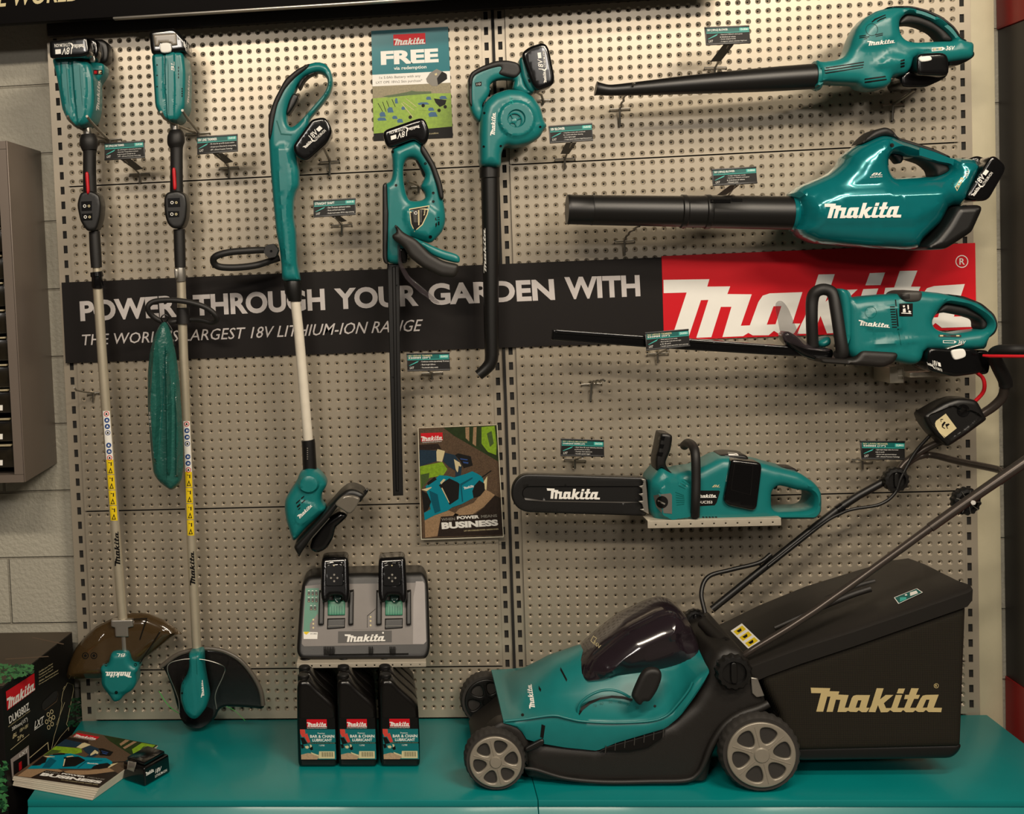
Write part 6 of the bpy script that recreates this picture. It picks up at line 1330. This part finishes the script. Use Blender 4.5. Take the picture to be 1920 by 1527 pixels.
m_ = MB(); tpx(m_, REDP, [(1843, 667, .26, 2.3), (1856, 668, .27, 3), (1925, 668.5, .32, 3), (1990, 669, .36, 3)], 12); m_.build('switch_lever', r)
m_ = MB(); tpx(m_, REDP, [(1832, 700, .2, 3), (1842, 708, .2, 3.3), (1846, 722, .2, 3.3), (1842, 738, .19, 3.3), (1824, 757, .18, 3.3)], 12, curve=5); m_.build('red_cable', r)
m_ = MB(); puff(m_, BLK, cz([(115,850),(200,800),(330,725),(460,680),(560,682),(660,700),(700,770),(742,860),(765,895),(620,1000),(540,1060),(360,1178),(310,1120),(235,1060),(160,960),(130,900)]), .18, .035, .012, .010, bumps=[(cz([(150,850),(420,740),(500,790),(620,800),(720,870),(560,1000),(380,1120),(190,950)]), -.006, .004)])
sf = onM(m_, .18); decal(m_, CREAM, cz([(290,950),(300,925),(400,850),(512,1000),(385,1100),(330,1040),(295,980)]), sf, .0008)
for P in ([(330,900),(350,930),(345,905),(375,905),(372,912),(352,914),(356,942)], [(360,960),(385,930),(400,940),(370,985),(395,1000),(388,1006),(360,988)], [(395,960),(430,950),(440,962),(412,985),(425,1000),(415,1005),(403,980)]): decal(m_, BPRINT, cz(P), sf, .0014)
decal(m_, GBLK, circ(*cz([(580,820)])[0], 12, 20), sf, .0008); decal(m_, BPRINT, circ(*cz([(690,930)])[0], 2, 10), sf, .001)
m_.build('switch_box', r)
m_ = MB(); tpx(m_, BLK, [(1322, 1150, .2, 4), (1315, 1112, .18, 4), (1328, 1082, .16, 4), (1370, 1069, .15, 4), (1422, 1056, .14, 4), (1445, 1040, .13, 4)], 10, curve=6)
m_.build('cable', r)
m_ = MB(); tpx(m_, BLK, [(1440, 1062, .13, 3), (1540, 984, .13, 3), (1577, 963, .135, 3), (1600, 955, .14, 3), (1650, 946, .14, 3), (1678, 925, .14, 3), (1690, 895, .14, 3), (1715, 850, .14, 3), (1745, 815, .15, 3)], 10, curve=6); m_.build('cable', r)
m_ = MB(); tpx(m_, GBLK, [(1570, 957, .12, 9), (1580, 950, .12, 9)], 12); m_.build('cable_clip', r)
# grass catcher: fabric body, plastic lid
FAB = bpy.data.materials.new('catcher_mesh_fabric'); FAB.use_nodes = True; nt = FAB.node_tree; b_ = nt.nodes['Principled BSDF']
tc = nt.nodes.new('ShaderNodeTexCoord'); ws = []
for ax in ('X', 'Z'):
    w_ = nt.nodes.new('ShaderNodeTexWave'); w_.bands_direction = ax; w_.inputs['Scale'].default_value = 110; w_.inputs['Distortion'].default_value = .3; nt.links.new(tc.outputs['Object'], w_.inputs['Vector']); ws.append(w_)
mm = nt.nodes.new('ShaderNodeMath'); mm.operation = 'MULTIPLY'; nt.links.new(ws[0].outputs['Fac'], mm.inputs[0]); nt.links.new(ws[1].outputs['Fac'], mm.inputs[1])
cr = nt.nodes.new('ShaderNodeMix'); cr.data_type = 'RGBA'; cr.inputs[6].default_value = (lin(12), lin(11), lin(9), 1); cr.inputs[7].default_value = (lin(62), lin(55), lin(42), 1)
nt.links.new(mm.outputs[0], cr.inputs[0]); nt.links.new(cr.outputs[2], b_.inputs['Base Color']); b_.inputs['Roughness'].default_value = .8; b_.inputs['Specular IOR Level'].default_value = .2
m_ = MB(); nq = [W(x, y, .405) for x, y in [(1424, 1268), (1814, 1136), (1804, 1404), (1640, 1408), (1480, 1412), (1462, 1340)]]
SX = lambda p, d: (p[0], -d, p[2])
poly = [(p[0], p[2]) for p in nq]
puff(m_, FAB, poly, .24, .165, .02, .016, px=False, cell=.02, rnd=0); sf = onM(m_, .405)
CRM = mat('beige_flock_print', (188, 170, 122), .7, noise=.04)
logo(m_, CRM, [(1520, 1290), (1767, 1290), (1766, 1336), (1525, 1336)], sf, .0008, step=None)
decal(m_, CRM, circ(1755.5, 1286.5, 4.6, 20), sf, .0008, [circ(1755.5, 1286.5, 3.7, 20)]); text(m_, CRM, 'R', [(1753.5, 1284), (1757.5, 1284), (1757.5, 1289), (1753.5, 1289)], sf, .0008, .6)
gc = m_.build('grass_catcher', r)
m_ = MB(); puff(m_, BLK, [(W(x, y, .40)[0], W(x, y, .40)[2]) for x, y in [(1478, 1402), (1806, 1396), (1800, 1412), (1785, 1424), (1500, 1428), (1480, 1420)]], .235, .165, .01, .008, px=False, cell=.02); m_.build('catcher_base', gc)
LN = [(1408, 1252, 1282), (1440, 1240, 1268), (1500, 1218, 1246), (1600, 1186, 1213), (1700, 1152, 1178), (1780, 1124, 1150), (1815, 1112, 1138), (1824, 1106, 1126)]
LF = [(1352, 1170), (1390, 1146), (1440, 1125), (1545, 1086), (1640, 1059), (1715, 1042), (1765, 1058), (1795, 1078)]
LT_ = [(1330,1176),(1352,1168),(1440,1124),(1540,1086),(1640,1059),(1685,1044),(1706,1046),(1716,1056)]
secs = []
for (xn, yt, yb), (xf, yf) in zip(LN, LF):
    a = W(xn, yb, .415); b2 = W(xn, yt, .418); f_ = np.array([b2[0], -.09, zat(LT_, b2[0], .09)])
    f2 = np.array([b2[0] * .5 + f_[0] * .5, f_[1], f_[2]]); zt = f_[2]
    X = b2[0]
    pts = [(X, a[1], a[2]), (X, b2[1], b2[2]), (X, b2[1] + .012, b2[2] + .007)]
    for t_ in (.25, .5, .75): pts.append((X, b2[1] + (f_[1] - b2[1]) * t_, b2[2] + (zt - b2[2]) * (t_ ** .8) + .004))
    pts += [(X, f_[1] - .01, zt), (X, f_[1], zt - .01), (X, f_[1], a[2])]
    secs.append(pts)
m_ = MB(); loft(m_, DECK, secs, closed=True); sf = onM(m_, .3)
lid = m_.build('catcher_lid', gc, angle=50)
g = MB(); sf = onM(m_, .3)
LQ = qs(1600, 1000, 2.897, [(220,350),(345,300),(378,322),(245,385)])
decal(g, DKTEAL, LQ, sf, .0012, step=6); q = qmap(LQ)
for P in ([(.1,.8),(.2,.3),(.4,.6),(.35,.9)], [(.55,.7),(.65,.2),(.9,.3),(.85,.8)], [(.42,.2),(.5,.2),(.5,.4),(.42,.4)]): decal(g, LTEAL if P[0][0] < .3 else WHITE, [q(u, v) for u, v in P], sf, .002)
for a in range(4): decal(g, WHITE, [q(*p) for p in ([(0,0),(1,0),(1,.06),(0,.06)], [(0,.94),(1,.94),(1,1),(0,1)], [(0,0),(.03,0),(.03,1),(0,1)], [(.97,0),(1,0),(1,1),(.97,1)])[a]], sf, .0016)
g.build('level_label', lid, smooth=False)
g = MB(); LQ = qs(1300, 1100, 3.577, [(250,298),(325,248),(455,372),(375,425)]); decal(g, WHITE, LQ, sf, .0016, step=6); q = qmap(LQ)
for k in range(3):
    v0 = .08 + k * .31; decal(g, YEL, [q(.12, v0), q(.9, v0), q(.9, v0 + .2), q(.12, v0 + .2)], sf, .0022, step=4); decal(g, BPRINT, [q(.3, v0 + .05), q(.7, v0 + .05), q(.6, v0 + .15), q(.35, v0 + .15)], sf, .0028)
g.build('warning_label', lid, smooth=False)
g = MB(); tpx(g, DECK, [(1452, 1178, .3, 4), (1520, 1148, .3, 5), (1590, 1118, .3, 6), (1632, 1104, .3, 6)], 12, curve=3); tpx(g, DECK, [(1480, 1150, .2, 4), (1560, 1118, .2, 5), (1610, 1098, .2, 5), (1640, 1090, .2, 5)], 12, curve=3); g.build('carry_handle', lid)

# ================================================================== BATTERY, MAGAZINES AND CARTON AT THE LEFT
r = thing('battery_pack', 'black lithium-ion battery lying on the counter beside the magazines', 'battery', WZ(275, 1460))
P0, P1, P2 = WZ(231, 1463), WZ(272, 1477), WZ(320, 1449); P3 = P0 + P2 - P1
m_ = MB(); up = np.array([0, 0, .001]); H_ = np.array([0, 0, .046]); bs = [p + up for p in (P0, P1, P2, P3)]; c_ = sum(bs) / 4; tp_ = [c_ + (p - c_) * .97 + H_ for p in bs]
hexa(m_, GBLK, bs + tp_, .005, 3)
b2 = [c_ + (p - c_) * .8 + H_ for p in bs]; hexa(m_, GBLK, b2 + [p + np.array([0, 0, .010]) for p in b2], .003, 2)
sf = onM(m_, .4); logo(m_, WHITE, [(273, 1449), (288, 1441), (289, 1447), (274, 1456)], sf, .0004); text(m_, WHITE, '18V', [(291, 1443), (303, 1437), (303, 1446), (291, 1451)], sf, .0004, .5, 1); text(m_, WHITE, 'LITHIUM-ION', [(291, 1454), (313, 1442), (313, 1447), (291, 1459)], sf, .0004, .3)
m_.build('case', r)
m_ = MB(); decal(m_, GREY, [(240, 1427), (256, 1430), (251, 1448), (238, 1443)], onM(m_, .4) if False else sf, .002); decal(m_, SIL, [(242, 1429), (254, 1431.5), (250, 1446), (240, 1442)], sf, .003); m_.build('release_button', r)

PAP = MATS['paper_edge']
for k in range(6):
    z0 = 0.0008 + k * .0046; z1 = z0 + .004; rn = random.Random(k * 7 + 1)
    off = (5 - k); CQ = [(147 - off * 1.2, 1370 + off * 1.0), (296 - off * 2.5, 1398 + off * 1), (185 - off * 2.6, 1478 + off * .6), (25 - (off % 3) * 1.2, 1455 - off * 0.2)]
    m_ = MB(); a = [WZ(x, y, .0276) for x, y in CQ]; lo = [np.array([p[0], p[1], z0]) for p in a]; hi = [np.array([p[0], p[1], z1]) for p in a]
    hexa(m_, PAP, lo + hi, .0006, 1)
    if k == 5:
        cover(m_, CQ, onZ(z1), .00018)
    o = m_.build('magazine', smooth=False)
    nm = ['bottom magazine of the stack on the counter', 'second magazine from the bottom of the counter stack', 'third magazine from the bottom of the counter stack', 'fourth magazine from the bottom of the counter stack', 'magazine just under the top one of the counter stack', 'top magazine of the counter stack, chainsaw cover showing'][k]
    tag(o, nm, 'magazine', 'garden guide magazines in the counter stack')

bx = thing('mower_carton', 'big black printed cardboard carton standing left of the counter', 'carton', (-1.45, -0.2, -0.448))
CA = np.array([-1.215, -0.012, .257]); CB = np.array([-1.272, -.45, .257]); dz = np.array([0, 0, .257 + .448]); L_ = np.array([-.42, .0, 0])
CAR = mat('black_printed_carton', (16, 14, 13), .5, noise=.15, scale=20); CTOP = mat('brown_carton_top', (66, 56, 44), .6, noise=.15, scale=10); FOL = GRN
m_ = MB(); hexa(m_, CAR, [CA - dz, CB - dz, CB, CA, CA - dz + L_, CB - dz + L_, CB + L_, CA + L_], .002, 1)
n_ = np.cross(CB - CA, dz); n_ /= np.linalg.norm(n_); n_ = n_ if n_[0] > 0 else -n_
def onP(P, n):
    def f(x, y, o):
        q = RM @ np.array([(x - CX) / F, 1.0, -(y - CY) / F]); t = ((P - CAM) @ n) / (q @ n); return CAM + q * t + n * (o + .0003)
    return f
sf = onP(CA, n_); cx_ = lambda P: qs(0, 1180, 4.771, P)
redlogo(m_, cx_([(50,560),(305,395),(312,545),(62,730)]), sf, .0004)
text(m_, WHITE, 'DLM380Z', cx_([(75,785),(255,655),(262,720),(82,850)]), sf, .0005, .6)
text(m_, CREAM, '36V (18Vx2) Cordless Lawn Mower', cx_([(70,870),(268,722),(270,738),(72,885)]), sf, .0005)
text(m_, WHITE, '380mm(15")', cx_([(102,880),(242,785),(246,830),(108,922)]), sf, .0005, .3)
text(m_, CREAM, 'BL', cx_([(110,945),(150,915),(150,950),(110,985)]), sf, .0005, .6, 1); text(m_, CREAM, '18V+18V', cx_([(175,895),(250,845),(250,880),(175,925)]), sf, .0005, .3)
text(m_, CREAM, '2Ps', cx_([(152,965),(210,930),(210,965),(152,1005)]), sf, .0005, .3); decal(m_, CREAM, cx_([(92,1078),(260,940),(260,944),(92,1084)]), sf, .0005)
text(m_, WHITE, 'LXT', cx_([(305,830),(392,775),(392,830),(305,895)]), sf, .0005, .8, 1); decal(m_, WHITE, cx_([(305,900),(385,845),(385,850),(305,908)]), sf, .0005)
for k, t_ in enumerate(['Cordless Lawn Mower', 'Tondeuse sans Fil', 'Cortadora de Cesped', 'Akku Rasenmaher', 'Cortacesped Inalambrico']): text(m_, CREAM, t_, cx_([(345,378+k*28),(470 if k < 3 else 520,300+k*28 + (0 if k < 3 else -25)),(470 if k < 3 else 520,314+k*28+(0 if k < 3 else -25)),(345,394+k*28)]), sf, .0005)
for (x, y) in ((430,765),(460,740),(415,830),(447,808),(475,790),(433,880),(463,850)): decal(m_, CREAM, circ(*cx_([(x, y)])[0], 3.2, 14, 4.4), sf, .0005, [circ(*cx_([(x, y)])[0], 2.0, 14, 3.0)])
decal(m_, PEGD, cx_([(372,680),(385,650),(480,560),(510,555),(512,590),(495,640),(400,715),(375,720)]), sf, .0006); decal(m_, BK, cx_([(385,716),(400,722),(500,645),(516,600),(514,556),(518,590),(505,650),(402,728)]), sf, .0007)
for P in ([(545,640),(560,560),(600,480),(650,500),(655,540),(600,820),(590,850),(610,880),(610,910)], [(545,640),(550,670),(520,830),(480,960),(455,1085)], [(575,510),(560,540),(640,540)], [(610,880),(540,960),(440,1110)], [(575,655),(500,860)]):
    p = cx_(P)
    for a, b2 in zip(p[:-1], p[1:]): decal(m_, CREAM, [(a[0], a[1]), (a[0] + .7, a[1]), (b2[0] + .7, b2[1]), (b2[0], b2[1])], sf, .0005)
decal(m_, mat('carton_photo_grey', (150, 140, 136), .5, noise=.1), cx_([(92,1165),(255,1040),(262,1240),(108,1350)]), sf, .0004); decal(m_, BPRINT, cx_([(115,1190),(240,1110),(245,1230),(120,1310)]), sf, .0006)
text(m_, WHITE, 'LXT', cx_([(172,1120),(245,1065),(245,1095),(172,1150)]), sf, .0008, .4); decal(m_, REDP, cx_([(165,1200),(190,1180),(192,1250),(168,1270)]), sf, .0008)
decal(m_, CREAM, cx_([(262,1150),(425,1012),(428,1012),(436,1085),(430,1085),(422,1022),(264,1156)]), sf, .0005)
rn = random.Random(3)
def leaf(x, y, s, sf_, mt=None, o=.0004):
    a = rn.random() * 6.28; P = [(x + s * math.cos(a) * 1.4, y + s * math.sin(a) * .9), (x + s * math.cos(a + 1.3) * .8, y + s * math.sin(a + 1.3) * .6), (x - s * math.cos(a) * 1.2, y - s * math.sin(a) * .8), (x + s * math.cos(a - 1.3) * .8, y + s * math.sin(a - 1.3) * .6)]
    decal(m_, mt or FOL, P, sf_, o + rn.random() * .0003)
GD = mat('dark_leaf_print', (24, 66, 40), .5, noise=.3, scale=100)
for k in range(60):
    t_ = rn.random(); x = 128 + t_ * 26; y = 1310 + rn.random() * 55; leaf(x, y, 3.5, sf, GD)
sfn = onY(.4505)
for k in range(70): leaf(rn.random() * 16 - 4, 1425 + rn.random() * 100, 5, sfn, GD if k % 2 else FOL)
sft = onP(CA, np.array([0, 0, 1.0]))
decal(m_, CTOP, [(p[0], p[1]) for p in [proj(CA + [0, 0, 0]), proj(CB + [0.0, .01, 0]), proj(CB + L_), proj(CA + L_)]], sft, .0001)
for k in range(150):
    u = rn.random(); v = rn.random(); x = -10 + u * 72; y = 1247 + v * (40 - u * 28) + u * 2 ; leaf(x, y, 4.5, sft, FOL if k % 3 else GD)
for P in ([(10,1236),(90,1231),(92,1232.5),(10,1238)], [(60,1195),(120,1208),(119,1209.5),(60,1197)]): decal(m_, BK, P, sft, .0003)
m_.build('printed_box', bx, smooth=False)
